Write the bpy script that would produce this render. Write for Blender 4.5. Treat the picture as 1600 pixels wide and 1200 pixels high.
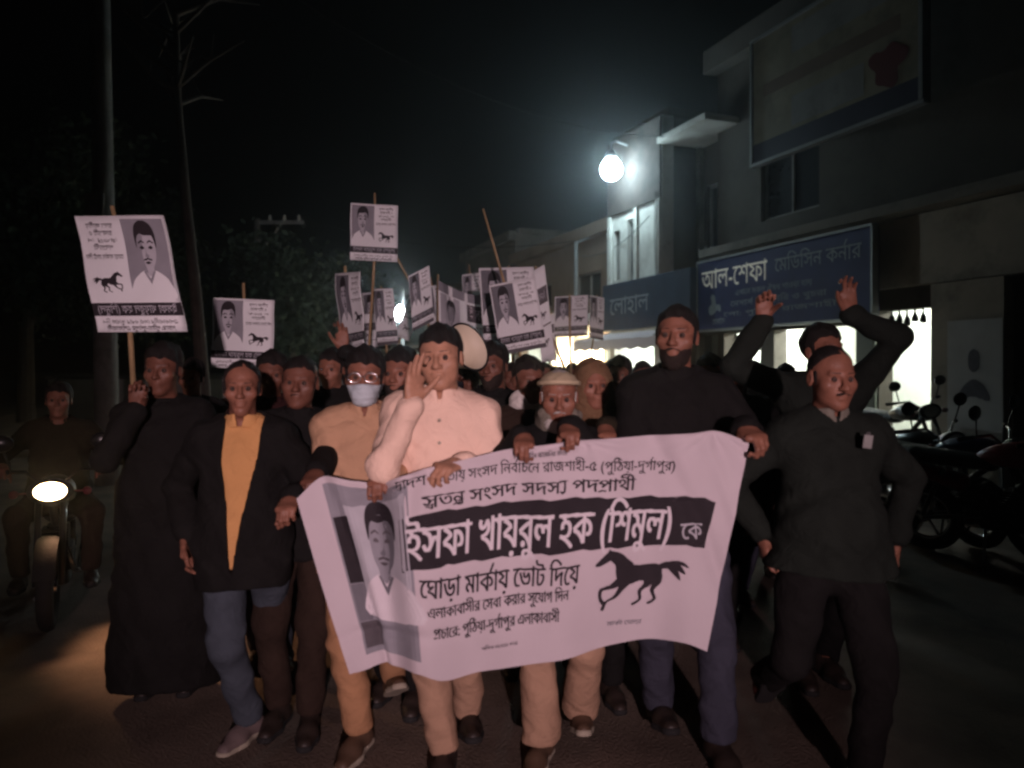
import bpy, bmesh, math, random
import numpy as np
from mathutils import Matrix, Vector
from math import sin, cos, pi, radians

for _o in list(bpy.data.objects):
    bpy.data.objects.remove(_o)
SC = bpy.context.scene
COL = SC.collection
random.seed(7)

# ------------------------------------------------------------------ camera
CAM_H, FPX, HOR = 1.55, 1200.0, 575.0          # eye height, focal length in photo pixels, horizon row
cam = bpy.data.cameras.new('camera')
cam.sensor_fit = 'HORIZONTAL'
cam.sensor_width = 36.0
cam.lens = 36.0 * FPX / 1600.0
cam.shift_y = -(600.0 - HOR) / 1600.0
cam.clip_start = 0.05
cam.clip_end = 400.0
cam.dof.use_dof = True
cam.dof.focus_distance = 4.5
cam.dof.aperture_fstop = 1.6
camo = bpy.data.objects.new('camera', cam)
camo.location = (0, 0, CAM_H)
camo.rotation_euler = (radians(90), 0, 0)
COL.objects.link(camo)
SC.camera = camo


def W(u, v, Y):
    """a photo pixel at a real distance -> a point in the street"""
    return Vector(((u - 800.0) / FPX * Y, Y, CAM_H - (v - HOR) / FPX * Y))


# ------------------------------------------------------------------ world, moon, exposure
wd = bpy.data.worlds.new('World')
SC.world = wd
wd.use_nodes = True
wn = wd.node_tree
bg = wn.nodes['Background']
sky = wn.nodes.new('ShaderNodeTexSky')
sky.sky_type = 'NISHITA'
sky.sun_disc = False
sky.sun_elevation = radians(-4.0)
sky.sun_rotation = radians(200)
wn.links.new(sky.outputs[0], bg.inputs[0])
bg.inputs[1].default_value = 0.006
sun = bpy.data.lights.new('moon', 'SUN')
sun.energy = 0.002
sun.angle = radians(0.5)
suno = bpy.data.objects.new('moon', sun)
suno.rotation_euler = (radians(50), 0, radians(200))
COL.objects.link(suno)
SC.view_settings.view_transform = 'Standard'
SC.view_settings.look = 'None'
SC.view_settings.exposure = 0.0
SC.view_settings.gamma = 1.0
SC.render.engine = 'CYCLES'
SC.cycles.use_denoising = True
SC.cycles.max_bounces = 6
SC.cycles.volume_bounces = 0
SC.cycles.sample_clamp_indirect = 4.0
SC.render.film_transparent = False
SC.cycles.pixel_filter_type = 'BLACKMAN_HARRIS'
SC.cycles.filter_width = 2.4

# unseen lamp assumed behind the camera, added to light the banner and front row
front_lamp = bpy.data.lights.new('assumed_front_lamp', 'SPOT')
front_lamp.energy = 2750
front_lamp.color = (1.0, 0.68, 0.73)
front_lamp.spot_size = radians(33)
front_lamp.spot_blend = 1.0
front_lamp.shadow_soft_size = 0.10
front_lamp_ob = bpy.data.objects.new('assumed_front_lamp', front_lamp)
front_lamp_ob.location = (1.0, -6.0, 2.2)
front_lamp_ob.rotation_euler = (Vector((-0.12, 2.8, 1.62)) - Vector(front_lamp_ob.location)).to_track_quat('-Z', 'Y').to_euler()
COL.objects.link(front_lamp_ob)


# ------------------------------------------------------------------ object helpers
def tag(o, label=None, cat=None, group=None, kind=None):
    if label:
        o['label'] = label
    if cat:
        o['category'] = cat
    if group:
        o['group'] = group
    if kind:
        o['kind'] = kind
    return o


def thing(name, label, cat, loc=(0, 0, 0), rotz=0.0, group=None):
    o = bpy.data.objects.new(name, None)
    o.empty_display_size = 0.2
    COL.objects.link(o)
    o.location = loc
    o.rotation_euler = (0, 0, rotz)
    return tag(o, label, cat, group)


def mobj(name, V, F, mat, parent=None, smooth=False):
    me = bpy.data.meshes.new(name)
    V = np.asarray(V, dtype=np.float32)
    me.from_pydata(V.tolist(), [], F.tolist() if hasattr(F, 'tolist') else F)
    if mat is not None:
        me.materials.append(mat)
    if smooth:
        me.polygons.foreach_set('use_smooth', [True] * len(me.polygons))
    me.update()
    o = bpy.data.objects.new(name, me)
    COL.objects.link(o)
    if parent is not None:
        o.parent = parent
    return o


def copy_tree(o, parent=None):
    c = o.copy()
    COL.objects.link(c)
    c.parent = parent
    for ch in list(o.children):
        copy_tree(ch, c)
    return c


class MB:
    """collects simple solids into one mesh"""
    def __init__(s):
        s.V = []
        s.F = []

    def add(s, V, F):
        n = len(s.V)
        s.V += [tuple(v) for v in V]
        s.F += [tuple(i + n for i in f) for f in F]
        return s

    def box(s, lo, hi, M=None, bev=0.0):
        x0, y0, z0 = lo
        x1, y1, z1 = hi
        if bev > 0:
            bm = bmesh.new()
            bmesh.ops.create_cube(bm, size=1.0)
            for v in bm.verts:
                v.co = Vector(((x0 + x1) / 2 + v.co.x * (x1 - x0), (y0 + y1) / 2 + v.co.y * (y1 - y0), (z0 + z1) / 2 + v.co.z * (z1 - z0)))
            bmesh.ops.bevel(bm, geom=bm.edges[:], offset=bev, segments=2, affect='EDGES', profile=0.6)
            bm.verts.index_update()
            V = [v.co.copy() for v in bm.verts]
            F = [tuple(v.index for v in f.verts) for f in bm.faces]
            bm.free()
        else:
            V = [Vector(p) for p in ((x0, y0, z0), (x1, y0, z0), (x1, y1, z0), (x0, y1, z0), (x0, y0, z1), (x1, y0, z1), (x1, y1, z1), (x0, y1, z1))]
            F = [(0, 3, 2, 1), (4, 5, 6, 7), (0, 1, 5, 4), (1, 2, 6, 5), (2, 3, 7, 6), (3, 0, 4, 7)]
        if M is not None:
            V = [M @ v for v in V]
        return s.add(V, F)

    def tube(s, pts, radii, n=10, caps=True):
        pts = [Vector(p) for p in pts]
        if not hasattr(radii, '__len__'):
            radii = [radii] * len(pts)
        V, F = [], []
        prev = None
        for i, p in enumerate(pts):
            a = pts[max(i - 1, 0)]
            b = pts[min(i + 1, len(pts) - 1)]
            t = (b - a)
            t = t.normalized() if t.length > 1e-9 else Vector((0, 0, 1))
            if prev is None:
                up = Vector((0, 0, 1)) if abs(t.z) < 0.9 else Vector((1, 0, 0))
                x = t.cross(up).normalized()
            else:
                x = (prev - t * prev.dot(t)).normalized()
            prev = x
            y = t.cross(x)
            for k in range(n):
                an = 2 * pi * k / n
                V.append(p + (x * cos(an) + y * sin(an)) * radii[i])
        m = len(pts)
        for i in range(m - 1):
            for k in range(n):
                k2 = (k + 1) % n
                F.append((i * n + k, i * n + k2, (i + 1) * n + k2, (i + 1) * n + k))
        if caps:
            F.append(tuple(range(n - 1, -1, -1)))
            F.append(tuple((m - 1) * n + k for k in range(n)))
        return s.add(V, F)

    def lathe(s, prof, M=None, n=20, caps=True):
        """prof: (radius, z) pairs revolved about local z"""
        V, F = [], []
        for r, z in prof:
            for k in range(n):
                an = 2 * pi * k / n
                V.append(Vector((r * cos(an), r * sin(an), z)))
        m = len(prof)
        for i in range(m - 1):
            for k in range(n):
                k2 = (k + 1) % n
                F.append((i * n + k, i * n + k2, (i + 1) * n + k2, (i + 1) * n + k))
        if caps:
            F.append(tuple(range(n - 1, -1, -1)))
            F.append(tuple((m - 1) * n + k for k in range(n)))
        if M is not None:
            V = [M @ v for v in V]
        return s.add(V, F)

    def torus(s, c, R, r, axis=(1, 0, 0), n=28, m=8):
        z = Vector(axis).normalized()
        x = z.orthogonal().normalized()
        y = z.cross(x)
        V, F = [], []
        for i in range(n):
            a = 2 * pi * i / n
            d = x * cos(a) + y * sin(a)
            for k in range(m):
                b = 2 * pi * k / m
                V.append(Vector(c) + d * (R + r * cos(b)) + z * (r * sin(b)))
        for i in range(n):
            i2 = (i + 1) % n
            for k in range(m):
                k2 = (k + 1) % m
                F.append((i * m + k, i2 * m + k, i2 * m + k2, i * m + k2))
        return s.add(V, F)

    def build(s, name, mat, parent=None, smooth=False):
        return mobj(name, [tuple(v) for v in s.V], s.F, mat, parent, smooth)


# ------------------------------------------------------------------ materials
def nmat(name):
    m = bpy.data.materials.new(name)
    m.use_nodes = True
    nt = m.node_tree
    return m, nt, nt.nodes['Principled BSDF']


def mat(name, col, rough=0.8, var=0.15, scale=8.0, bump=0.0, bscale=60.0, metal=0.0, spec=0.3, sheen=0.0, trans=0.0, dirt=None, dscale=2.0):
    m, nt, b = nmat(name)
    tc = nt.nodes.new('ShaderNodeTexCoord')
    no = nt.nodes.new('ShaderNodeTexNoise')
    no.inputs['Scale'].default_value = scale
    no.inputs['Detail'].default_value = 5.0
    nt.links.new(tc.outputs['Object'], no.inputs['Vector'])
    rp = nt.nodes.new('ShaderNodeMapRange')
    rp.inputs['From Min'].default_value = 0.25
    rp.inputs['From Max'].default_value = 0.75
    rp.inputs['To Min'].default_value = 1.0 - var
    rp.inputs['To Max'].default_value = 1.0 + var
    nt.links.new(no.outputs['Fac'], rp.inputs['Value'])
    mx = nt.nodes.new('ShaderNodeVectorMath')
    mx.operation = 'SCALE'
    mx.inputs[0].default_value = col[:3]
    nt.links.new(rp.outputs['Result'], mx.inputs['Scale'])
    colout = mx.outputs['Vector']
    if dirt is not None:
        n2 = nt.nodes.new('ShaderNodeTexNoise')
        n2.inputs['Scale'].default_value = dscale
        n2.inputs['Detail'].default_value = 8.0
        n2.inputs['Roughness'].default_value = 0.7
        nt.links.new(tc.outputs['Object'], n2.inputs['Vector'])
        r2 = nt.nodes.new('ShaderNodeMapRange')
        r2.inputs['From Min'].default_value = 0.48
        r2.inputs['From Max'].default_value = 0.68
        nt.links.new(n2.outputs['Fac'], r2.inputs['Value'])
        mi = nt.nodes.new('ShaderNodeMix')
        mi.data_type = 'RGBA'
        nt.links.new(r2.outputs['Result'], mi.inputs[0])
        nt.links.new(colout, mi.inputs[6])
        mi.inputs[7].default_value = (*dirt, 1)
        colout = mi.outputs[2]
    nt.links.new(colout, b.inputs['Base Color'])
    b.inputs['Roughness'].default_value = rough
    b.inputs['Metallic'].default_value = metal
    b.inputs['Specular IOR Level'].default_value = spec
    if sheen:
        b.inputs['Sheen Weight'].default_value = sheen
        b.inputs['Sheen Roughness'].default_value = 0.5
    if bump:
        nb = nt.nodes.new('ShaderNodeTexNoise')
        nb.inputs['Scale'].default_value = bscale
        nb.inputs['Detail'].default_value = 4.0
        nt.links.new(tc.outputs['Object'], nb.inputs['Vector'])
        bp = nt.nodes.new('ShaderNodeBump')
        bp.inputs['Strength'].default_value = bump
        bp.inputs['Distance'].default_value = 0.01
        nt.links.new(nb.outputs['Fac'], bp.inputs['Height'])
        nt.links.new(bp.outputs['Normal'], b.inputs['Normal'])
    if trans:
        tr = nt.nodes.new('ShaderNodeBsdfTranslucent')
        nt.links.new(colout, tr.inputs['Color'])
        ms = nt.nodes.new('ShaderNodeMixShader')
        ms.inputs[0].default_value = trans
        out = nt.nodes['Material Output']
        nt.links.new(b.outputs[0], ms.inputs[1])
        nt.links.new(tr.outputs[0], ms.inputs[2])
        nt.links.new(ms.outputs[0], out.inputs['Surface'])
    return m


def emat(name, col, strength):
    m, nt, b = nmat(name)
    b.inputs['Base Color'].default_value = (*col, 1)
    b.inputs['Emission Color'].default_value = (*col, 1)
    b.inputs['Emission Strength'].default_value = strength
    return m


M = {}
M['asphalt'] = mat('asphalt', (0.155, 0.122, 0.096), 0.9, 0.45, 2.2, 1.0, 70, dirt=(0.235, 0.185, 0.145), dscale=0.8)
M['earth'] = mat('earth', (0.07, 0.055, 0.042), 0.95, 0.3, 2.0, 0.8, 40)
M['pave'] = mat('paving_concrete', (0.16, 0.15, 0.135), 0.9, 0.25, 3.0, 0.5, 60, dirt=(0.08, 0.07, 0.06))
M['plaster'] = mat('plaster', (0.20, 0.18, 0.155), 0.92, 0.15, 2.0, 0.35, 30, dirt=(0.10, 0.088, 0.075), dscale=1.2)
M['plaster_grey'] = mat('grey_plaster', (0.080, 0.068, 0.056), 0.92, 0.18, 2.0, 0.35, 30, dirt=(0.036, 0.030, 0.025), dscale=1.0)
M['plaster_pale'] = mat('pale_plaster', (0.62, 0.61, 0.56), 0.9, 0.1, 2.0, 0.3, 30, dirt=(0.42, 0.40, 0.36), dscale=1.5)
M['plaster_brown'] = mat('brown_plaster', (0.30, 0.22, 0.17), 0.9, 0.15, 2.0, 0.3, 30, dirt=(0.18, 0.13, 0.10), dscale=1.0)
M['plaster_beige'] = mat('beige_plaster', (0.46, 0.41, 0.34), 0.92, 0.15, 2.0, 0.35, 30, dirt=(0.27, 0.24, 0.20), dscale=1.4)
M['poster'] = mat('grey_poster', (0.56, 0.56, 0.55), 0.7, 0.12, 3)
M['brick_dark'] = mat('dark_brick', (0.055, 0.045, 0.04), 0.95, 0.3, 6.0, 0.5, 40, dirt=(0.03, 0.028, 0.026))
M['concrete'] = mat('concrete', (0.24, 0.225, 0.21), 0.9, 0.2, 3.0, 0.4, 50, dirt=(0.13, 0.12, 0.11))
M['interior'] = mat('shop_interior', (0.78, 0.80, 0.74), 0.8, 0.05)
M['glassdark'] = mat('dark_window_glass', (0.02, 0.022, 0.025), 0.15, 0.1, spec=0.5)
M['shutter'] = mat('steel_shutter', (0.20, 0.21, 0.20), 0.55, 0.15, 5, metal=0.4)
M['doorleaf'] = mat('painted_door', (0.30, 0.33, 0.28), 0.6, 0.1, 5, 0.1)
M['woodshelf'] = mat('shelf_wood', (0.35, 0.26, 0.17), 0.7, 0.2, 12)
M['signblue'] = mat('sign_blue', (0.028, 0.036, 0.125), 0.55, 0.2, 3)
M['signteal'] = mat('sign_teal', (0.032, 0.05, 0.085), 0.55, 0.2, 3)
M['sign_addglow'] = emat('sign_letters_added_glow', (0.85, 0.82, 0.72), 0.14)  # pale letters given a faint added glow to stay readable, no lamp in them
M['signink'] = mat('sign_lettering', (0.82, 0.80, 0.72), 0.6, 0.1)
M['signfaint'] = mat('sign_faded_lettering', (0.30, 0.34, 0.37), 0.6, 0.2)
M['signred'] = mat('sign_red', (0.12, 0.028, 0.03), 0.6, 0.1)
M['billcream'] = mat('billboard_cream', (0.26, 0.235, 0.17), 0.6, 0.25, 1.5, dirt=(0.15, 0.14, 0.11))
M['billgrey'] = mat('billboard_grey', (0.24, 0.24, 0.23), 0.6, 0.25, 1.5, dirt=(0.17, 0.17, 0.16))
M['billbrown'] = mat('billboard_brown', (0.17, 0.125, 0.095), 0.6, 0.15, 2)
M['billdark'] = mat('billboard_navy', (0.035, 0.035, 0.06), 0.6, 0.15, 2)
M['white_cloth'] = mat('banner_cloth', (0.63, 0.565, 0.60), 0.85, 0.05, 5, 0.25, 220, trans=0.12)
M['ink'] = mat('black_ink', (0.022, 0.018, 0.022), 0.8, 0.15, 20)
M['ink_soft'] = mat('worn_black_ink', (0.05, 0.042, 0.05), 0.8, 0.3, 25)
M['ink_dark'] = mat('dark_grey_ink', (0.10, 0.09, 0.10), 0.8, 0.2, 15)
M['ink_grey'] = mat('grey_ink', (0.15, 0.15, 0.17), 0.8, 0.15, 12)
M['ink_mid'] = mat('mid_grey_ink', (0.26, 0.26, 0.29), 0.8, 0.12, 12)
M['ink_pale'] = mat('pale_grey_ink', (0.45, 0.45, 0.49), 0.8, 0.1, 12)
M['ink_white'] = mat('white_print', (0.64, 0.60, 0.635), 0.8, 0.04, 12)
M['paper'] = mat('placard_paper', (0.88, 0.90, 0.92), 0.8, 0.05, 6, 0.15, 30, trans=0.16)
M['bamboo'] = mat('bamboo_stick', (0.33, 0.23, 0.12), 0.6, 0.25, 14)
M['steelpole'] = mat('galvanised_steel', (0.30, 0.31, 0.31), 0.5, 0.15, 6, metal=0.5)
M['bark'] = mat('bark', (0.05, 0.039, 0.031), 0.95, 0.35, 9, 0.8, 40)
M['leaf'] = mat('dark_foliage', (0.018, 0.030, 0.015), 0.7, 0.45, 3, trans=0.12)
M['black_metal'] = mat('black_enamel', (0.015, 0.015, 0.016), 0.3, 0.15, 6, spec=0.5)
M['red_metal'] = mat('red_enamel', (0.22, 0.02, 0.018), 0.3, 0.1, 6, spec=0.5)
M['blue_metal'] = mat('blue_enamel', (0.02, 0.03, 0.10), 0.3, 0.1, 6, spec=0.5)
M['chrome'] = mat('chrome', (0.6, 0.6, 0.6), 0.2, 0.05, 6, metal=1.0)
M['rubber'] = mat('tyre_rubber', (0.018, 0.018, 0.018), 0.85, 0.2, 20, 0.3, 90)
M['vinyl'] = mat('seat_vinyl', (0.02, 0.019, 0.018), 0.5, 0.2, 20, 0.2, 90)
M['lens'] = mat('lamp_lens', (0.65, 0.68, 0.66), 0.15, 0.05, spec=0.6)
M['horn'] = mat('cream_horn', (0.62, 0.55, 0.42), 0.5, 0.08, 6)
# skin, hair, clothes
M['skin_a'] = mat('skin_warm', (0.42, 0.225, 0.145), 0.46, 0.22, 24, 0.22, 130)
M['skin_b'] = mat('skin_brown', (0.235, 0.105, 0.068), 0.46, 0.22, 24, 0.22, 130)
M['skin_c'] = mat('skin_deep', (0.15, 0.065, 0.043), 0.46, 0.22, 24, 0.22, 130)
M['hair'] = mat('black_hair', (0.011, 0.009, 0.008), 0.6, 0.3, 60, 0.8, 260)
M['beard_dark'] = mat('short_beard', (0.022, 0.014, 0.011), 0.7, 0.4, 80, 0.8, 240)
M['hair_grey'] = mat('grey_hair', (0.42, 0.40, 0.37), 0.8, 0.25, 60, 0.8, 200)
M['eye'] = mat('eye_white', (0.085, 0.058, 0.048), 0.6, 0.05, spec=0.1)
M['iris'] = mat('eye_dark', (0.015, 0.01, 0.008), 0.15, 0.05)
M['lip'] = mat('lip', (0.20, 0.075, 0.06), 0.5, 0.1, 30)


def cloth(name, col, var=0.15, sheen=0.0):
    M[name] = mat(name, col, 0.9, var, 7, 0.35, 320, sheen=sheen, spec=0.15)
    nt = M[name].node_tree                       # creases in the cloth
    b = nt.nodes['Principled BSDF']
    tc = nt.nodes.new('ShaderNodeTexCoord')
    n = nt.nodes.new('ShaderNodeTexNoise')
    n.inputs['Scale'].default_value = 11.0
    n.inputs['Detail'].default_value = 3.0
    n.inputs['Distortion'].default_value = 2.2
    nt.links.new(tc.outputs['Object'], n.inputs['Vector'])
    bp = nt.nodes.new('ShaderNodeBump')
    bp.inputs['Strength'].default_value = 0.32
    bp.inputs['Distance'].default_value = 0.035
    nt.links.new(n.outputs['Fac'], bp.inputs['Height'])
    old = b.inputs['Normal'].links[0].from_node
    nt.links.new(bp.outputs['Normal'], old.inputs['Normal'])


cloth('shirt_cream', (0.86, 0.63, 0.50), 0.06)
cloth('shirt_tan', (0.50, 0.31, 0.19), 0.08)
cloth('shirt_yellow', (0.62, 0.33, 0.13), 0.08)
cloth('shirt_white', (0.62, 0.60, 0.56), 0.06)
cloth('trousers_tan', (0.42, 0.23, 0.12), 0.1)
cloth('trousers_beige', (0.40, 0.255, 0.17), 0.1)
cloth('jeans_blue', (0.055, 0.068, 0.085), 0.2)
cloth('jeans_dark', (0.045, 0.048, 0.068), 0.2)
cloth('cloth_black', (0.010, 0.0098, 0.0095), 0.25)
cloth('cloth_green', (0.013, 0.017, 0.014), 0.25)
cloth('cloth_brown', (0.030, 0.019, 0.014), 0.25)
cloth('cloth_navy', (0.013, 0.015, 0.022), 0.25)
cloth('cloth_maroon', (0.030, 0.011, 0.011), 0.25)
cloth('cloth_olive', (0.022, 0.018, 0.011), 0.25)
cloth('shawl_brown', (0.17, 0.10, 0.055), 0.25)
cloth('scarf_grey', (0.20, 0.185, 0.15), 0.5)
cloth('mask_blue', (0.50, 0.58, 0.62), 0.04)
cloth('cap_cream', (0.50, 0.42, 0.28), 0.1)
M['shoe_dark'] = mat('dark_shoe', (0.030, 0.022, 0.018), 0.5, 0.25, 10, 0.2, 80)
M['shoe_brown'] = mat('brown_shoe', (0.10, 0.062, 0.040), 0.5, 0.25, 10, 0.2, 80)
M['shoe_pale'] = mat('pale_shoe', (0.15, 0.115, 0.11), 0.6, 0.25, 10, 0.2, 80)
M['sole'] = mat('pale_sole', (0.36, 0.32, 0.25), 0.8, 0.2, 10)
M['sandal_red'] = mat('reddish_sandal', (0.10, 0.03, 0.025), 0.7, 0.2, 10)


# ------------------------------------------------------------------ signed-distance modelling (bodies and clothes)
def cap(P, a, b, ra, rb, sx=1.0, cx=0.0, sy=1.0, cy=0.0):
    """tapered capsule; sx / sy widen the section"""
    a = np.array(a, np.float32)
    b = np.array(b, np.float32)
    if sx != 1.0 or sy != 1.0:
        P = P.copy()
        a = a.copy()
        b = b.copy()
        P[..., 0] = (P[..., 0] - cx) / sx
        a[0] = (a[0] - cx) / sx
        b[0] = (b[0] - cx) / sx
        P[..., 1] = (P[..., 1] - cy) / sy
        a[1] = (a[1] - cy) / sy
        b[1] = (b[1] - cy) / sy
    ba = b - a
    pa = P - a
    L = float(ba @ ba) + 1e-12
    t = np.clip((pa @ ba) / L, 0, 1)
    d = pa - t[..., None] * ba
    return np.sqrt((d * d).sum(-1)) - (ra + (rb - ra) * t)


def ell(P, c, r):
    q = (P - np.array(c, np.float32))
    r = np.array(r, np.float32)
    k0 = np.sqrt(((q / r) ** 2).sum(-1))
    k1 = np.sqrt(((q / (r * r)) ** 2).sum(-1)) + 1e-9
    return k0 * (k0 - 1.0) / k1


def smin(a, b, k):
    h = np.clip(0.5 + 0.5 * (b - a) / k, 0, 1)
    return b + (a - b) * h - k * h * (1 - h)


def smax(a, b, k):
    return -smin(-a, -b, k)


def wrinkle(P, amp, ph=0.0, s=1.0):
    x, y, z = P[..., 0] * s, P[..., 1] * s, P[..., 2] * s
    w = .55 * (1 - 2 * np.abs(np.sin(11 * z + 8 * x + 2.5 * np.sin(9 * x + 7 * y + ph) + ph)))
    w = w + .40 * np.sin(38 * z - 22 * x + 3 * np.sin(13 * y + 9 * z + ph))
    w = w + .22 * np.sin(75 * x + 40 * z + 2 * np.sin(31 * z + ph))
    return w * amp


def nets(f, lo, hi, h):
    """surface nets: mesh the zero level of f inside a box"""
    lo = np.array(lo, np.float32)
    hi = np.array(hi, np.float32)
    n = np.maximum(np.ceil((hi - lo) / h).astype(int) + 1, 4)
    ax = [lo[i] + h * np.arange(n[i], dtype=np.float32) for i in range(3)]
    P = np.stack(np.meshgrid(*ax, indexing='ij'), -1)
    D = f(P).astype(np.float32)
    D[0], D[-1] = np.maximum(D[0], 1e-4), np.maximum(D[-1], 1e-4)
    D[:, 0], D[:, -1] = np.maximum(D[:, 0], 1e-4), np.maximum(D[:, -1], 1e-4)
    D[:, :, 0], D[:, :, -1] = np.maximum(D[:, :, 0], 1e-4), np.maximum(D[:, :, -1], 1e-4)
    S = D < 0
    cx, cy, cz = n - 1
    acc = np.zeros((cx, cy, cz, 3), np.float32)
    cnt = np.zeros((cx, cy, cz), np.float32)

    def sub(A, o):
        return A[o[0]:o[0] + cx, o[1]:o[1] + cy, o[2]:o[2] + cz]
    for axi in range(3):
        others = [i for i in range(3) if i != axi]
        for p in (0, 1):
            for q in (0, 1):
                o0 = [0, 0, 0]
                o0[others[0]] = p
                o0[others[1]] = q
                o1 = list(o0)
                o1[axi] = 1
                a, b = sub(D, o0), sub(D, o1)
                cr = sub(S, o0) != sub(S, o1)
                t = np.where(cr, a / np.where(cr, a - b, 1), 0)
                for i in range(3):
                    acc[..., i] += np.where(cr, (t if i == axi else o0[i]), 0)
                cnt += cr
    mask = cnt > 0
    idx = -np.ones((cx, cy, cz), np.int64)
    idx[mask] = np.arange(mask.sum())
    cell = np.stack(np.nonzero(mask), -1).astype(np.float32)
    V = lo + h * (cell + acc[mask] / cnt[mask][:, None])
    Fs = []
    for axi in range(3):
        o = [i for i in range(3) if i != axi]
        sl0 = [slice(1, -1)] * 3
        sl1 = [slice(1, -1)] * 3
        sl0[axi] = slice(0, -1)
        sl1[axi] = slice(1, None)
        a, b = S[tuple(sl0)], S[tuple(sl1)]
        ch = np.nonzero(a != b)
        if len(ch[0]) == 0:
            continue
        base = np.stack(ch, -1)
        inside = a[ch]
        for i in o:
            base[:, i] += 1

        def at(d0, d1):
            c = base.copy()
            c[:, o[0]] += d0
            c[:, o[1]] += d1
            return idx[c[:, 0], c[:, 1], c[:, 2]]
        q = np.stack([at(-1, -1), at(0, -1), at(0, 0), at(-1, 0)], -1)
        flip = inside if axi != 1 else ~inside
        q[~flip] = q[~flip][:, ::-1]
        Fs.append(q)
    F = np.concatenate(Fs) if Fs else np.zeros((0, 4), np.int64)
    return V, F


def xf(Mx, V):
    A = np.array(Mx, np.float32)
    return V @ A[:3, :3].T + A[:3, 3]


def joinm(parts):
    Vs, Fs, n = [], [], 0
    for V, F in parts:
        Vs.append(V)
        Fs.append(F + n)
        n += len(V)
    return np.concatenate(Vs), np.concatenate(Fs)


# ---- head, in its own frame: origin at eye height between the ears, face towards -y
def f_head(P, wide=1.0, jaw=1.0, nose=1.0):
    X = P.copy()
    X[..., 0] = np.abs(P[..., 0])            # two matching halves
    d = ell(X, (0, .015, .03), (.074 * wide, .094, .088))
    d = smin(d, ell(X, (0, -.022, -.045), (.057 * wide * jaw, .066, .076)), .03)
    d = smin(d, ell(X, (0, -.064, -.098), (.026 * jaw, .020, .018)), .03)
    d = smin(d, ell(X, (.046 * wide, -.052, -.022), (.020, .024, .020)), .025)
    d = smin(d, cap(X, (0, -.079, .024), (.042, -.070, .024), .008, .008), .016)
    d = smax(d, -ell(X, (.032, -.093, .003), (.020, .015, .013)), .012)
    d = smin(d, cap(X, (0, -.084, .012), (0, -.108 - .006 * (nose - 1), -.028), .007, .0125 * nose), .010)
    d = smin(d, ell(X, (.012 * nose, -.097, -.031), (.009, .011, .008)), .007)
    d = smin(d, ell(X, (0, -.086, -.057), (.024, .011, .0065)), .006)
    d = smin(d, ell(X, (0, -.084, -.069), (.020, .011, .0075)), .006)
    d = smax(d, -ell(X, (0, -.100, -.0628), (.023, .009, .0022)), .004)
    d = smin(d, ell(X, (.076 * wide, .014, -.006), (.009, .020, .031)), .008)
    d = smax(d, -ell(X, (.083 * wide, .008, -.003), (.006, .010, .016)), .006)
    d = smin(d, cap(P, (0, .018, -.06), (0, .034, -.22), .053, .060), .022)
    return d


_cache = {}


def head_mesh(kind, h):
    k = ('head', kind, h)
    if k not in _cache:
        w, j, no = {'round': (1.06, 1.12, 1.1), 'lean': (0.96, 0.9, 1.05), 'mid': (1.0, 1.0, 1.0)}[kind]
        _cache[k] = nets(lambda P: f_head(P, w, j, no), (-.105, -.135, -.235), (.105, .135, .13), h)
    return _cache[k]


def hair_mesh(style, h):
    k = ('hair', style, h)
    if k in _cache:
        return _cache[k]

    def f(P):
        X = P.copy()
        X[..., 0] = np.abs(X[..., 0])
        n = .0035 * np.sin(70 * P[..., 0] + 40 * P[..., 2]) * np.sin(60 * P[..., 1] - 20 * P[..., 2]) + .002 * np.sin(150 * P[..., 0] + 90 * P[..., 1])
        if style == 'full':
            d = ell(P, (0.003, .019, .041), (.0825, .1015, .094)) - 1.5 * n
            pl = -(.85 * P[..., 1] + P[..., 2] - .004 + .010 * np.sin(52 * P[..., 0] + 1) + .005 * np.sin(140 * P[..., 0])) / 1.31
        elif style == 'short':
            d = ell(P, (0, .018, .034), (.0785, .099, .091)) - n * .8
            pl = -(.85 * P[..., 1] + P[..., 2] - .010) / 1.31
        else:                                 # receding
            d = ell(P, (0, .018, .031), (.079, .098, .090)) - n * .5
            pl = -(1.3 * P[..., 1] + P[..., 2] - .025) / 1.64
        d = smax(d, pl, .004)
        # side-burns and brows
        d = smin(d, cap(X, (.070, -.014, .02), (.070, -.016, -.022), .010, .006), .01)
        b = cap(X, (.016, -.0915, .0255), (.046, -.0785, .0275), .0042, .0030)
        return np.minimum(d, b)
    _cache[k] = nets(f, (-.105, -.125, -.10), (.105, .13, .155), h)
    return _cache[k]


def beard_mesh(style, h):
    k = ('beard', style, h)
    if k in _cache:
        return _cache[k]

    def f(P):
        X = P.copy()
        X[..., 0] = np.abs(X[..., 0])
        n = .002 * np.sin(120 * P[..., 0] + 50 * P[..., 2]) * np.sin(90 * P[..., 2] + 70 * P[..., 1])
        mo = cap(X, (0, -.099, -.047), (.026, -.089, -.056), .006, .004) - n
        if style == 'moustache':
            return mo
        g = .0025 if style == 'beard' else .008
        d = ell(P, (0, -.022, -.048), (.060 + g * .6, .066 + g, .080 + g)) - n
        d = smin(d, ell(P, (0, -.068, -.103), (.028 + g, .022 + g, .022 + g * 1.6)), .03)
        pl = (P[..., 2] + .062 - .72 * (P[..., 1] + .09) + .004 * np.sin(90 * P[..., 0])) / 1.23
        d = smax(d, pl, .006)
        d = smax(d, -ell(P, (0, -.105, -.062), (.025, .030, .011)), .004)
        d = smax(d, P[..., 1] - .03, .01)
        return np.minimum(d, mo)
    _cache[k] = nets(f, (-.09, -.13, -.17), (.09, .06, .02), h)
    return _cache[k]


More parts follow.
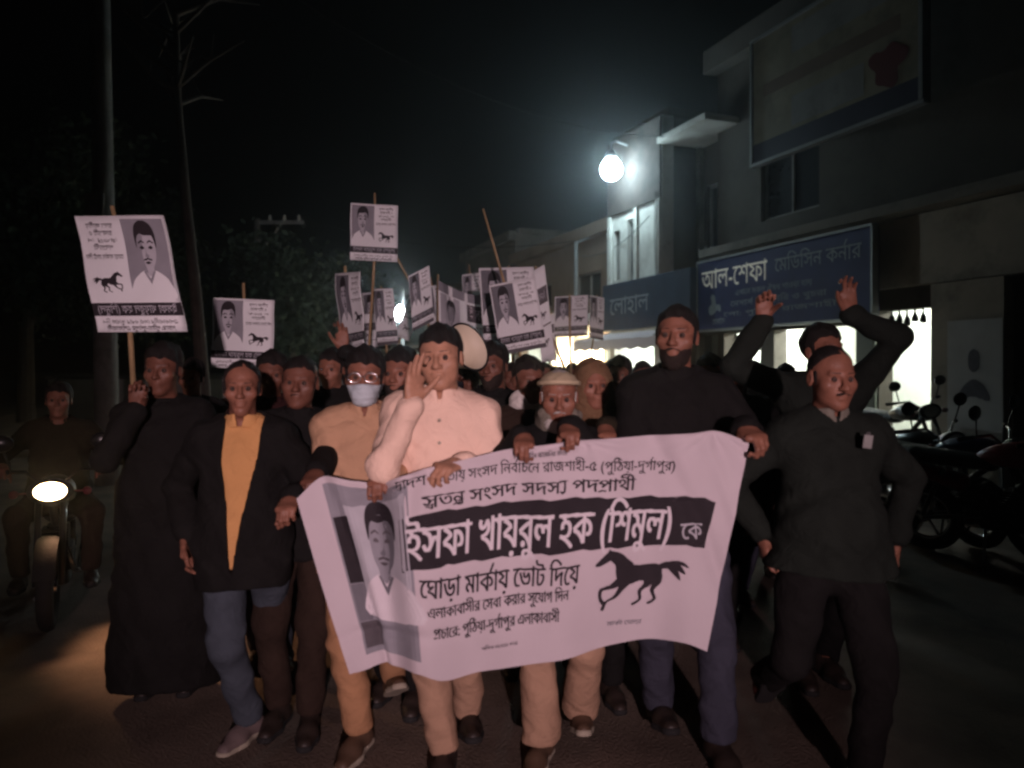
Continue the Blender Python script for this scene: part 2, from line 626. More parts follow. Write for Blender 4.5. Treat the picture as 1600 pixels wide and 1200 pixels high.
# ---- hand: wrist at origin, fingers along +z, palm towards -y, thumb on +x (a right hand)
def hand_mesh(curl, spread, thumb, h):
    k = ('hand', curl, spread, thumb, h)
    if k in _cache:
        return _cache[k]
    segs = []
    bx = (.030, .0105, -.010, -.029)
    bz = (.090, .096, .092, .082)
    ln = (.072, .081, .075, .058)
    for i in range(4):
        an = spread * (bx[i] / .03)
        p = np.array((bx[i], 0.0, bz[i]))
        c = 0.0
        for j, (fr, r0, r1) in enumerate(((.45, .0098, .0092), (.31, .0092, .0086), (.24, .0086, .0072))):
            c += curl * (0.85 if j == 0 else 1.0) * (1 + .07 * (i - 1))
            dv = np.array((sin(an) * cos(c), -sin(c), cos(an) * cos(c)))
            q = p + dv * ln[i] * fr
            segs.append((p, q, r0 * (0.92 if i == 3 else 1), r1 * (0.92 if i == 3 else 1)))
            p = q
    p = np.array((.026, -.006, .022))
    for j, (l, r0, r1) in enumerate(((.042, .0145, .0115), (.032, .0110, .0100), (.026, .0100, .0080))):
        a = thumb[0] * (1 - .28 * j)
        c = thumb[1] * (1 + .25 * j)
        dv = np.array((sin(a) * cos(c), -sin(c), cos(a) * cos(c)))
        q = p + dv * l
        segs.append((p, q, r0, r1))
        p = q

    def f(P):
        d = ell(P, (0, .0, .05), (.041, .0155, .056))
        d = smin(d, cap(P, (.029, -.001, .085), (-.027, -.001, .078), .0125, .0115), .012)
        d = smin(d, ell(P, (.020, -.010, .035), (.018, .013, .028)), .012)
        d = smin(d, cap(P, (0, .002, -.038), (0, .001, .015), .025, .024, sx=1.15, sy=.85), .02)
        fd = None
        for i, (a, b, r0, r1) in enumerate(segs):
            s = cap(P, a, b, r0, r1)
            if i % 3 == 0 or fd is None:
                cur = s
            else:
                cur = smin(cur, s, .004)
            if i % 3 == 2:
                d = smin(d, cur, .006)
                fd = cur
        return d
    _cache[k] = nets(f, (-.075, -.12, -.09), (.11, .045, .20), h)
    return _cache[k]


def hand_at(side, wrist, d, n, scale, curl, spread, thumb, h=.005):
    V, F = hand_mesh(round(curl, 2), spread, thumb, h)
    V = V * scale
    if side == 'L':
        V = V * np.array((-1, 1, 1), np.float32)
        F = F[:, ::-1]
    z = Vector(d).normalized()
    y = -Vector(n)
    y = (y - z * y.dot(z)).normalized()
    x = y.cross(z)
    R = Matrix((x, y, z)).transposed().to_4x4()
    return xf(Matrix.Translation(wrist) @ R, V), F


def ik(S, T, l1, l2, pole):
    S, T, pole = Vector(S), Vector(T), Vector(pole)
    d = T - S
    L = d.length
    if L > (l1 + l2) * .995:
        T = S + d * ((l1 + l2) * .995 / L)
        d = T - S
        L = d.length
    a = (l1 * l1 - l2 * l2 + L * L) / (2 * L)
    hh = math.sqrt(max(l1 * l1 - a * a, 0))
    u = d / L
    p = pole - u * pole.dot(u)
    p = p.normalized() if p.length > 1e-6 else u.orthogonal().normalized()
    return S + u * a + p * hh, T


# ------------------------------------------------------------------ people
def person(label, x, y, H=1.65, yaw=0.0, bld=1.0, skin='skin_b', head='mid', hair='full', hairmat='hair',
           beard=None, beardmat='beard_dark', look=(0, 0, 0), top='jacket', topmat='cloth_black', under=None, fold=.0075, low='trousers',
           lowmat='cloth_black', wr=None, feet=None, shoes='shoe_dark', sole=None, cover=None, covermat='shawl_brown',
           scarf=None, mask=None, specs=False, collar=None, seed=0, det=1, lean=0.0, group=None, sit=False, hem=None,
           hands=True, z0=0.0, buttons=False):
    """one person: an Empty under the feet, one body mesh, clothes and hair as its children. yaw 0 faces the camera (-y)."""
    root = thing('person', label, 'person', (x, y, z0), yaw, group)
    RW = Matrix.Translation((x, y, z0)) @ Matrix.Rotation(yaw, 4, 'Z')
    RI = RW.inverted()
    hs = H / 1.66
    hh, hb, hf = {2: (.0055, .024, .0095), 1: (.0085, .028, .014), 0: (.011, .034, .021)}[det]
    wr = wr or {}
    feet = feet or {}
    rnd = random.Random(seed)
    ph = seed * 1.7
    # joints
    ly = -lean
    PEL = Vector((0, 0, .535 * H if not sit else .40 * H))
    off = PEL.z - .535 * H
    CH = Vector((0, ly * .6, .735 * H + off))
    NB = Vector((0, ly * .9 + .012, .835 * H + off))
    HC = Vector((0, ly * 1.15 - .018, .929 * H + off))
    SW = .093 * H * (0.5 + 0.5 * bld)
    J = {}
    for s, sg in (('L', 1), ('R', -1)):
        sh = Vector((sg * SW, ly * .8 + .01, (.797 - .02 * (bld - 1)) * H + off))
        w = wr.get(s)
        if w is None:
            sw_ = rnd.uniform(-.12, .12)
            tgt = Vector((sg * (SW + .07), sw_ - .03, .485 * H + off))
            dirv, nrm, curl, pole = Vector((0, -.12 + sw_, -1)), Vector((-sg, 0, 0)), .45, Vector((sg * .4, 1, 0))
        else:
            tgt = RI @ Vector(w[0])
            R3 = RI.to_3x3()
            dirv, nrm, curl = R3 @ Vector(w[1]), R3 @ Vector(w[2]), w[3]
            pole = Vector(w[4]) if len(w) > 4 else Vector((sg * .8, .35, -.9))
        if w is not None and len(w) > 5:            # raised shoulder
            sh.z += w[5]
        el, tgt = ik(sh, tgt, .178 * H, .150 * H, pole)
        J['sh' + s], J['el' + s], J['wr' + s] = sh, el, tgt
        J['hd' + s] = (dirv, nrm, curl)
        hip = PEL + Vector((sg * .054 * H, 0, -.02 * H))
        ft = feet.get(s, (sg * .075, rnd.uniform(-.18, .18), 0, 0, sg * .15))
        an = Vector((ft[0], ft[1], .075 * hs + ft[2]))
        kn, an = ik(hip, an, .245 * H, .245 * H, Vector((sg * .15, -1, 0)) if not sit else Vector((sg * .3, -1, .6)))
        J['hip' + s], J['kn' + s], J['an' + s] = hip, kn, an
        J['ft' + s] = (ft[3], ft[4])
    neck = (NB, HC)

    def torso(P, g):
        d = cap(P, (CH.x, CH.y, CH.z - .19 * H), (CH.x, CH.y, CH.z), .066 * H * bld + g, .070 * H * (0.6 + .4 * bld) + g, sx=1.42, sy=1.0)
        d = smin(d, cap(P, J['shL'] * .85 + CH * .15, J['shR'] * .85 + CH * .15, .043 * H + g, .043 * H + g), .06)
        d = smin(d, cap(P, NB + Vector((0, .01, -.005)), J['shL'], .033 * H + g, .036 * H + g), .05)
        d = smin(d, cap(P, NB + Vector((0, .01, -.005)), J['shR'], .033 * H + g, .036 * H + g), .05)
        if bld > 1.03:
            d = smin(d, ell(P, (0, CH.y - .035 * H, CH.z - .135 * H), (.092 * H * bld + g, .072 * H * bld + g, .10 * H)), .06)
        return d

    def hips(P, g):
        d = cap(P, PEL + Vector((0, 0, .03 * H)), PEL + Vector((0, .005, -.03 * H)), .062 * H * bld + g, .064 * H * bld + g, sx=1.38)
        return d

    def arm(P, s, g, cuff=.0, r=1.0):
        a, b, c = J['sh' + s], J['el' + s], J['wr' + s]
        e = c + (b - c).normalized() * cuff
        d = cap(P, a, b, .034 * H * r + g, .027 * H * r + g)
        return smin(d, cap(P, b, e, .027 * H * r + g, .0225 * H * r + g), .025)

    def leg(P, s, g, wide=1.0, stop=0.0):
        a, b, c = J['hip' + s], J['kn' + s], J['an' + s]
        e = c + (b - c).normalized() * stop
        d = cap(P, a, b, .056 * H * bld + g, .038 * H + g)
        return smin(d, cap(P, b, e, .037 * H + g, .026 * H * wide + g), .03)

    def bounds(names, pad):
        pts = np.array([tuple(J[n]) for n in names])
        return pts.min(0) - pad, pts.max(0) + pad

    # ---- body: head, trunk, limbs and hands in one mesh
    parts = []
    HM = Matrix.Translation(HC) @ Matrix.Rotation(look[0], 4, 'Z') @ Matrix.Rotation(look[1], 4, 'X') @ Matrix.Rotation(look[2], 4, 'Y') @ Matrix.Scale(hs, 4)
    V, F = head_mesh(head, hh)
    parts.append((xf(HM, V), F))

    def fb(P):
        d = smin(torso(P, -.006), hips(P, -.006), .05)
        for s in 'LR':
            d = smin(d, arm(P, s, -.018), .03)
            d = smin(d, leg(P, s, -.010), .03)
        return d
    allj = [k for k in J if k[:2] in ('sh', 'el', 'wr', 'hi', 'kn', 'an')]
    lo, hi = bounds(allj, .16)
    lo[2] = max(lo[2], .03 if not sit else lo[2])
    parts.append(nets(fb, lo, hi, hb))
    if hands:
        for s in 'LR':
            dv, nv, cu = J['hd' + s]
            th = (.62, .40) if cu < .7 else (.55, .95)
            parts.append(hand_at(s, J['wr' + s] + dv.normalized() * .012, dv, nv, hs, cu, .10 if cu < .7 else .04, th, .0052 if det == 2 else .0068))
    V, F = joinm(parts)
    body = mobj('body', V, F, M[skin], root, True)
    # ---- eyes
    if det >= 1 and cover != 'hood_low':
        for sg in (1, -1):
            r8 = [(sin(a * pi / 8), -cos(a * pi / 8)) for a in range(9)]
            e = MB().lathe([(.0108 * p, .0108 * q) for p, q in r8], HM @ Matrix.Translation((sg * .0315, -.0762, .002)), 12, False).build('eye', M['eye'], root, True)
            MB().lathe([(.0064 * p, .0064 * q) for p, q in r8], HM @ Matrix.Translation((sg * .031, -.0812, .002)), 12, False).build('iris', M['iris'], e, True)
    # ---- hair, beard
    if hair and cover not in ('hood', 'cap'):
        V, F = hair_mesh(hair, hh)
        mobj('hair', xf(HM, V), F, M[hairmat], root, True)
    elif hair:
        V, F = hair_mesh('receding', hh)
        mobj('hair', xf(HM, V), F, M[hairmat], root, True)
    if beard:
        V, F = beard_mesh(beard, hh)
        mobj('beard' if beard != 'moustache' else 'moustache', xf(HM, V), F, M[beardmat], root, True)
    # ---- trousers
    if low:
        wide = {'trousers': 1.18, 'wide': 1.75, 'jeans': 1.28}[low]

        def ft_(P):
            d = hips(P, .008)
            for s in 'LR':
                l = leg(P, s, .010, wide, .035)
                d = smin(d, l, .02)
            d = d - wrinkle(P, .0075, ph + 2, 1.0)
            for s in 'LR':
                c, b = J['an' + s], J['kn' + s]
                ax = np.array((b - c).normalized(), np.float32)
                cut = np.array(c, np.float32) + ax * .012
                near = ((P - np.array(c, np.float32)) ** 2).sum(-1) < .16 ** 2
                d = np.where(near, np.maximum(d, -((P - cut) @ ax)), d)
            return d
        lo, hi = bounds([k for k in J if k[:2] in ('hi', 'kn', 'an')], .13)
        V, F = nets(ft_, lo, hi, hf)
        mobj('trousers', V, F, M[lowmat], root, True)
    # ---- shoes
    for s, sg in (('L', 1), ('R', -1)):
        if shoes is None:
            break
        p, yw = J['ft' + s]
        FM = Matrix.Translation(J['an' + s]) @ Matrix.Rotation(yw, 4, 'Z') @ Matrix.Rotation(p, 4, 'X') @ Matrix.Translation((0, 0, -.075 * hs)) @ Matrix.Scale(hs, 4)

        def fs(P):
            d = cap(P, (0, .045, .036), (0, -.085, .030), .037, .036)
            d = smin(d, cap(P, (sg * -.004, -.085, .030), (sg * -.008, -.165, .022), .040, .028, sx=1.15), .03)
            d = smin(d, cap(P, (0, .02, .05), (0, .02, .10), .040, .040), .03)
            d = smin(d, cap(P, (0, -.01, .07), (0, -.09, .045), .030, .025), .03)
            d = np.maximum(d, -(P[..., 2] - .012))
            return np.maximum(d, P[..., 2] - .105)
        k = ('shoe', sg, det > 0)
        if k not in _cache:
            _cache[k] = nets(fs, (-.07, -.22, -.01), (.07, .10, .125), .008 if det else .012)
        V, F = _cache[k]
        so = mobj('shoe', xf(FM, V), F, M[shoes], root, True)
        if det >= 1:
            def fo(P):
                d = cap(P, (0, .045, .012), (0, -.085, .012), .041, .042)
                d = smin(d, cap(P, (sg * -.004, -.085, .012), (sg * -.008, -.168, .012), .043, .031, sx=1.15), .03)
                d = np.maximum(d, -P[..., 2])
                return np.maximum(d, P[..., 2] - .026)
            k = ('sole', sg)
            if k not in _cache:
                _cache[k] = nets(fo, (-.07, -.23, -.012), (.07, .105, .04), .0075)
            V, F = _cache[k]
            mobj('sole', xf(FM, V), F, M[sole or 'rubber'], so, True)
    # ---- upper clothes
    nb = np.array(NB, np.float32)
    names = [k for k in J if k[:2] in ('sh', 'el', 'wr')]

    def upper(nm, mt, g, hemz, opening=0.0, arms=True, flare=0.0, cutneck=.066, amp=.005, vneck=0.0):
        def fu(P):
            d = torso(P, g)
            top_ = PEL.z + .03 * H
            if hemz < PEL.z + .02 * H:
                r0 = .066 * H * bld + g
                d = smin(d, cap(P, (0, CH.y * .5, top_), (0, 0, hemz - .08), r0 + .004, r0 + .006 + flare, sx=1.56, sy=1.16), .05)
            if arms:
                for s in 'LR':
                    d = smin(d, arm(P, s, g, .012, 1.0), .025)
            else:
                for s in 'LR':
                    d = smax(d, -(cap(P, J['sh' + s], J['el' + s], .05 * H, .05 * H) - .004), .01)
            d = d - wrinkle(P, amp, ph, 1.0)
            d = smax(d, hemz - P[..., 2] + .012 * np.sin(9 * P[..., 0] + ph), .006)
            # neck hole
            d = np.maximum(d, -cap(P, NB + Vector((0, -.012, .03)), HC, cutneck * hs, cutneck * hs))
            if opening:
                w_ = opening * (1.0 + .25 * np.sin(5 * P[..., 2] + ph)) * np.clip((P[..., 2] - hemz - .03) / .42, .02, 1.15)
                d = np.where(P[..., 1] < CH.y, np.maximum(d, w_ - np.abs(P[..., 0] + .02 * np.sin(3 * P[..., 2]))), d)
            if vneck:
                w_ = vneck - (nb[2] - .02 - P[..., 2]) * .5
                d = np.where(P[..., 1] < CH.y, np.maximum(d, np.minimum(w_, .03) - np.abs(P[..., 0])), d)
            return d
        use = names if arms else ['shL', 'shR']
        lo, hi = bounds(use, .13)
        lo[0] = min(lo[0], -.30)
        hi[0] = max(hi[0], .30)
        lo[1] = min(lo[1], -.27)
        hi[1] = max(hi[1], .27)
        lo[2] = min(hemz - .03, lo[2])
        hi[2] = max(hi[2], NB.z + .09)
        V, F = nets(fu, lo, hi, hf)
        return mobj(nm, V, F, M[mt], root, True)

    def neckband(nm, mt, r, z0_, z1_, th, front=0.0, tilt=.5, parent=None):
        ax = (HC - NB).normalized()

        def fc(P):
            q = P - nb
            t = q @ np.array(ax, np.float32)
            rad = np.sqrt(np.maximum((q ** 2).sum(-1) - t * t, 0))
            tt = t + tilt * (q[..., 1]) * 0.6
            d = np.abs(rad - (r * hs + .25 * (z1_ - tt))) - th
            d = np.maximum(d, tt - z1_)
            d = np.maximum(d, z0_ - tt)
            if front:
                d = np.where(q[..., 1] < 0, np.maximum(d, front + (z1_ - tt) * -.2 - np.abs(q[..., 0])), d)
            return d
        V, F = nets(fc, tuple(NB - Vector((.17, .17, .13))), tuple(NB + Vector((.17, .17, .15))), .0065 if det == 2 else .0095)
        if len(F):
            return mobj(nm, V, F, M[mt], parent or root, True)

    hemd = {'jacket': .455, 'shirt': .43, 'kurta': .27, 'robe': .045, 'coat': .36, 'vest': .455}[top] * H + off * .8
    if hem is not None:
        hemd = hem
    if under:
        upper('shirt', under, .004, .47 * H + off, arms=False, amp=.003, cutneck=.060)
        neckband('shirt_collar', under, .066, -.02, .038, .0045, .018)
        tp = upper(top if top in ('coat', 'robe', 'kurta') else 'jacket', topmat, .017, hemd, opening=.050, cutneck=.078, amp=fold)
    else:
        fl = {'robe': .035, 'kurta': .05, 'coat': .03}.get(top, .012)
        tp = upper(top, topmat, .011 if top == 'shirt' else .014, hemd, flare=fl, amp=fold, cutneck=.064)
        neckband('collar', collar or topmat, .064, -.028, .036 if top != 'robe' else .02, .0055, .014 if top in ('shirt', 'kurta') else .0)
    if buttons:
        mb = MB()
        for k in range(4):
            z = NB.z - .075 - .085 * k
            yb = CH.y - (.070 * H * (0.6 + .4 * bld) + .026)
            mb.lathe([(.006, -.002), (.0065, .001), (.004, .003)], Matrix.Translation((.004, yb - .004 * k, z)) @ Matrix.Rotation(pi / 2, 4, 'X'), 10)
        mb.build('buttons', M['sole'], tp)
    if scarf:
        def fsc(P):
            q = P - nb
            rad = np.sqrt(q[..., 0] ** 2 + (q[..., 1] * 1.05) ** 2)
            d = np.sqrt((rad - .078 * hs) ** 2 + (np.clip(np.abs(q[..., 2] - .035 + .35 * q[..., 1] * -1 * -1) - .028, 0, None)) ** 2) - .024
            d = smin(d, cap(P, NB + Vector((.05, -.10, .0)), NB + Vector((.075, -.135, -.26)), .030, .034, sy=.6, cy=NB.y - .1), .02)
            return d - wrinkle(P, .006, ph + 5, 2.4)
        V, F = nets(fsc, tuple(NB - Vector((.20, .23, .34))), tuple(NB + Vector((.20, .17, .15))), .009)
        mobj('scarf', V, F, M[scarf], root, True)
    # ---- things worn on the head
    if cover == 'cap':
        def fcap(P):
            d = ell(P, (0, .012, .045), (.090, .108, .072))
            d = np.maximum(d, .060 - .22 * (P[..., 1] + .02) - P[..., 2])
            rim = np.sqrt((np.sqrt((P[..., 0] / .088) ** 2 + ((P[..., 1] - .012) / .106) ** 2) - 1) ** 2 * .0092 + (P[..., 2] - .066 + .22 * (P[..., 1] + .02)) ** 2) - .012
            return np.minimum(d, rim)
        V, F = nets(fcap, (-.12, -.14, .0), (.12, .14, .14), .0065)
        mobj('cap', xf(HM, V), F, M[covermat], root, True)
    elif cover == 'hood':
        def fh(P):
            d = ell(P, (0, .025, .0), (.103, .120, .140))
            d = smin(d, cap(P, (0, .03, -.12), (0, .03, -.22), .10, .17, sx=1.15), .06)
            d = np.maximum(d, -ell(P, (0, -.13, -.025), (.066, .12, .098)))
            return d - wrinkle(P, .005, ph, 2.0)
        V, F = nets(fh, (-.23, -.20, -.31), (.23, .23, .17), .011)
        mobj('head_shawl', xf(HM, V), F, M[covermat], root, True)
    if mask:
        def fm(P):
            X = P.copy()
            X[..., 0] = np.abs(X[..., 0])
            d = smin(f_head(P), ell(P, (0, -.075, -.060), (.040, .040, .052)), .03) - .006
            d = smax(d, P[..., 2] + .018 + .22 * X[..., 0], .004)
            d = smax(d, -(P[..., 2] + .118), .004)
            d = smax(d, P[..., 1] + .018, .004)
            lp = np.minimum(cap(X, (.060, -.03, -.038), (.080, .02, .005), .0024, .0024), cap(X, (.058, -.02, -.085), (.080, .02, -.02), .0024, .0024))
            return np.minimum(d + .0012 * np.sin(260 * P[..., 2]), lp)
        if mask == 'worn':
            V, F = nets(fm, (-.10, -.135, -.14), (.10, .04, .02), .005)
            mobj('face_mask', xf(HM, V), F, M['mask_blue'], root, True)
        else:                                   # pulled under the chin
            def fch(P):
                d = np.abs(ell(P, (0, -.03, -.108), (.062, .072, .045))) - .006
                d = np.maximum(d, P[..., 2] + .088 - .25 * (P[..., 1] + .09))
                return np.maximum(d, P[..., 1] - .005)
            V, F = nets(fch, (-.10, -.125, -.17), (.10, .03, -.03), .006)
            mobj('face_mask', xf(HM, V), F, M['shirt_white'], root, True)
    if specs:
        mb = MB()
        for sg in (1, -1):
            ring = [HM @ Vector((sg * .033 + .026 * cos(a), -.104 + .10 * abs(.026 * cos(a)) * 0, .004 + .019 * sin(a))) for a in np.linspace(0, 2 * pi, 21)]
            mb.tube(ring, .0022, 6, False)
            mb.tube([HM @ Vector((sg * .059, -.104, .008)), HM @ Vector((sg * .079, -.04, .010)), HM @ Vector((sg * .080, .02, .006))], .002, 6)
        mb.tube([HM @ Vector((-.007, -.104, .008)), HM @ Vector((0, -.108, .011)), HM @ Vector((.007, -.104, .008))], .002, 6)
        mb.build('spectacles', M['chrome'], root, True)
    return root, J, RW


# ------------------------------------------------------------------ lettering: outlines of the built-in font, filled row by row
_gl = {}


def _outline(s):
    c = bpy.data.curves.new('t', 'FONT')
    c.body = s
    c.fill_mode = 'NONE'
    c.resolution_u = 4
    o = bpy.data.objects.new('t', c)
    COL.objects.link(o)
    dg = bpy.context.evaluated_depsgraph_get()
    me = bpy.data.meshes.new_from_object(o.evaluated_get(dg))
    V = np.array([v.co[:2] for v in me.vertices], np.float32).reshape(-1, 2)
    E = np.array([e.vertices[:] for e in me.edges], np.int64).reshape(-1, 2)
    bpy.data.objects.remove(o)
    bpy.data.curves.remove(c)
    bpy.data.meshes.remove(me)
    if len(E) == 0:
        return np.zeros((0, 4), np.float32)
    # edges in ring order so that winding holds
    nxt = {}
    for a, b in E:
        nxt.setdefault(a, []).append(b)
        nxt.setdefault(b, []).append(a)
    out, seen = [], set()
    for st in sorted(nxt):
        if st in seen:
            continue
        ring = [st]
        seen.add(st)
        cur = st
        nb_ = [k for k in nxt[cur]]
        n = st + 1 if (st + 1) in nb_ else nb_[0]
        while n not in seen:
            ring.append(n)
            seen.add(n)
            k = [q for q in nxt[n] if q != cur]
            cur, n = n, (k[0] if k else st)
        for i in range(len(ring)):
            a, b = V[ring[i]], V[ring[(i + 1) % len(ring)]]
            out.append((a[0], a[1], b[0], b[1]))
    return np.array(out, np.float32)


def glyph(ch):
    if ch not in _gl:
        e = _outline(ch)
        bar = _outline('|')
        w = _outline('ক' + ch + '|') if ch != ' ' else _outline('ক |')
        wk = _outline('ক|')
        _gl[ch] = (e, float(w[:, [0, 2]].max() - wk[:, [0, 2]].max()))
    return _gl[ch]


_gl['\u09bf'] = (_outline('\u09bf'), .268)


def _stroke(pts, w):
    out = []
    for (x0, y0), (x1, y1) in zip(pts[:-1], pts[1:]):
        L = math.hypot(x1 - x0, y1 - y0)
        nx, ny = -(y1 - y0) / L * w / 2, (x1 - x0) / L * w / 2
        ex, ey = (x1 - x0) / L * w * .3, (y1 - y0) / L * w * .3
        q = [(x0 - ex + nx, y0 - ey + ny), (x0 - ex - nx, y0 - ey - ny), (x1 + ex - nx, y1 + ey - ny), (x1 + ex + nx, y1 + ey + ny)]
        for i in range(4):
            a, b = q[i], q[(i + 1) % 4]
            out.append((a[0], a[1], b[0], b[1]))
    return np.array(out, np.float32)


MATRA, STW = 0.63, 0.07


def text_edges(s, bold=0.0):
    """visual-order Bengali; ^ = reph over the last letter, _ = ra-phala under it, ~ = ya-phala after it, {x} = small x tucked under it"""
    x, pen, E = 0.0, 0.0, []
    last = (0.0, 0.5)
    i = 0
    while i < len(s):
        ch = s[i]
        if ch == '^':
            E.append(_stroke([(x - .20, .66), (x - .05, .90)], STW))
        elif ch == '_':
            E.append(_stroke([(last[0] + .04, -.02), (last[0] + .20, .05), (last[0] + .36, .02)], STW))
        elif ch == '~':
            E.append(_stroke([(x + .03, .10), (x + .12, .00), (x + .22, .07), (x + .24, .3), (x + .24, .60)], STW))
            E.append(_stroke([(x - .02, MATRA), (x + .36, MATRA)], STW))
            x += .34
        elif ch == '{':
            e, a = glyph(s[i + 1])
            q = e * np.array((.62, .50, .62, .50), np.float32) + np.array((last[0] + .12, -.10) * 2, np.float32)
            E.append(q)
            i += 2
        else:
            e, a = glyph(ch)
            if len(e):
                q = e.copy()
                q[:, [0, 2]] += x
                E.append(q)
            if a > .12:
                last = (x, a)
            x += a
        i += 1
    E = np.concatenate(E)
    x0, x1 = E[:, [0, 2]].min(), E[:, [0, 2]].max()
    return E, float(x0), float(x1)


def poly_edges(pts):
    return np.array([(*pts[i], *pts[(i + 1) % len(pts)]) for i in range(len(pts))], np.float32)


def smooth_poly(pts, n=4):
    out = []
    m = len(pts)
    for i in range(m):
        p0, p1, p2, p3 = (np.array(pts[(i + k) % m], float) for k in (-1, 0, 1, 2))
        for j in range(n):
            t = j / n
            out.append(tuple(.5 * (2 * p1 + (p2 - p0) * t + (2 * p0 - 5 * p1 + 4 * p2 - p3) * t * t + (3 * p1 - p0 - 3 * p2 + p3) * t ** 3)))
    return out


def spans(E, row, maxlen=1e9, grow=0.0):
    """non-zero winding fill -> quads (x00,x01,y0,x10,x11,y1)"""
    y0, y1 = float(E[:, [1, 3]].min()), float(E[:, [1, 3]].max())
    n = max(int(math.ceil((y1 - y0) / row)), 1)
    row = (y1 - y0) / n
    Q = []
    up = E[:, 3] > E[:, 1]
    for k in range(n):
        ya, yb = y0 + k * row, y0 + (k + 1) * row
        ym = (ya + yb) / 2
        hit = ((E[:, 1] <= ym) & (E[:, 3] > ym)) | ((E[:, 3] <= ym) & (E[:, 1] > ym))
        if not hit.any():
            continue
        e = E[hit]
        sl = (e[:, 2] - e[:, 0]) / (e[:, 3] - e[:, 1])
        xm = e[:, 0] + (ym - e[:, 1]) * sl
        sl = np.clip(sl, -1.5, 1.5)
        w = np.where(up[hit], 1, -1)
        o = np.argsort(xm)
        c, st = 0, None
        for q in o:
            c0 = c
            c += w[q]
            if c0 == 0 and c != 0:
                st = q
            elif c0 != 0 and c == 0:
                xm[st] -= grow
                xm[q] += grow
                a0, b0 = xm[st] - sl[st] * row / 2, xm[q] - sl[q] * row / 2
                a1, b1 = xm[st] + sl[st] * row / 2, xm[q] + sl[q] * row / 2
                m = max(int(math.ceil((xm[q] - xm[st]) / maxlen)), 1)
                for j in range(m):
                    u, v = j / m, (j + 1) / m
                    Q.append((a0 + (b0 - a0) * u, a0 + (b0 - a0) * v, ya, a1 + (b1 - a1) * u, a1 + (b1 - a1) * v, yb))
    return Q


def ink(name, E, row, fn, material, parent, maxlen=1e9, grow=0.0):
    """lay a filled outline on a surface; fn maps arrays (x, y) -> points"""
    Q = np.array(spans(E, row, maxlen, grow), np.float32)
    X = np.stack((Q[:, 0], Q[:, 1], Q[:, 4], Q[:, 3]), 1).ravel()
    Y = np.stack((Q[:, 2], Q[:, 2], Q[:, 5], Q[:, 5]), 1).ravel()
    V = fn(X, Y)
    F = np.arange(len(X)).reshape(-1, 4)
    return mobj(name, V, F, material, parent)


def _ccw(pts):
    ar = sum(pts[i][0] * pts[(i + 1) % len(pts)][1] - pts[(i + 1) % len(pts)][0] * pts[i][1] for i in range(len(pts)))
    return pts if ar > 0 else pts[::-1]


def _limb(pts, ws):
    """tapering limb through pts with half-widths ws"""
    L, R = [], []
    for i, p in enumerate(pts):
        a, b = pts[max(i - 1, 0)], pts[min(i + 1, len(pts) - 1)]
        dx, dy = b[0] - a[0], b[1] - a[1]
        n = math.hypot(dx, dy) or 1
        L.append((p[0] - dy / n * ws[i], p[1] + dx / n * ws[i]))
        R.append((p[0] + dy / n * ws[i], p[1] - dx / n * ws[i]))
    return _ccw(smooth_poly(L + R[::-1], 3))


# a galloping horse facing left, as overlapping outlines in a unit box
HORSE_PARTS = [
    _ccw(smooth_poly([(.24, .58), (.26, .70), (.36, .70), (.48, .68), (.60, .68), (.70, .66), (.745, .56), (.72, .45), (.62, .42), (.50, .43), (.40, .40), (.30, .44)], 4)),
    _ccw(smooth_poly([(.13, .93), (.21, .955), (.29, .90), (.36, .80), (.43, .69), (.40, .52), (.27, .50), (.235, .62), (.225, .74), (.17, .83)], 4)),
    _ccw(smooth_poly([(.015, .79), (.05, .84), (.10, .91), (.14, .96), (.155, 1.0), (.18, .97), (.215, .95), (.215, .86), (.16, .82), (.09, .775), (.04, .755)], 3)),
    _limb([(.31, .50), (.20, .42), (.09, .40), (.085, .27), (.13, .17)], [.060, .040, .024, .018, .020]),
    _limb([(.36, .47), (.30, .35), (.24, .25), (.15, .20), (.115, .09)], [.060, .036, .024, .017, .020]),
    _limb([(.66, .52), (.70, .38), (.66, .26), (.70, .13), (.63, .06)], [.080, .050, .024, .019, .020]),
    _limb([(.62, .50), (.60, .36), (.52, .27), (.53, .14), (.45, .08)], [.080, .046, .024, .018, .020]),
    _limb([(.71, .62), (.80, .68), (.88, .64), (.97, .53)], [.030, .034, .042, .010]),
    _limb([(.72, .61), (.80, .63), (.87, .56), (.93, .44)], [.026, .030, .034, .008]),
    _limb([(.74, .62), (.84, .70), (.93, .68), (1.0, .62)], [.022, .026, .026, .006])]


def horse_edges(f):
    """f maps unit-box points to the surface's own coordinates"""
    es = []
    for q in HORSE_PARTS:
        g = [f(p) for p in q]
        es.append(poly_edges(_ccw(g)))
    return np.concatenate(es)


# a plain stand-in portrait of a short-haired man in a pale shirt (unit box)
PT_SHIRT = smooth_poly([(.02, .0), (.06, .22), (.20, .32), (.38, .37), (.50, .30), (.62, .37), (.80, .31), (.95, .20), (.99, .0)], 3)
PT_FACE = smooth_poly([(.30, .80), (.29, .62), (.32, .50), (.38, .42), (.40, .36), (.50, .30), (.58, .36), (.60, .42), (.67, .50), (.71, .62), (.70, .80), (.50, .90)], 3)
PT_SHADE = smooth_poly([(.56, .84), (.70, .80), (.71, .62), (.66, .48), (.59, .41), (.57, .34), (.54, .36), (.60, .50), (.62, .62), (.58, .72)], 3)
PT_HAIR = smooth_poly([(.27, .66), (.25, .82), (.30, .94), (.42, 1.0), (.58, 1.0), (.70, .94), (.75, .82), (.73, .66), (.70, .78), (.62, .84), (.48, .82), (.36, .83), (.31, .78)], 3)
PT_EYE1 = smooth_poly([(.345, .665), (.395, .648), (.455, .662), (.40, .692)], 3)
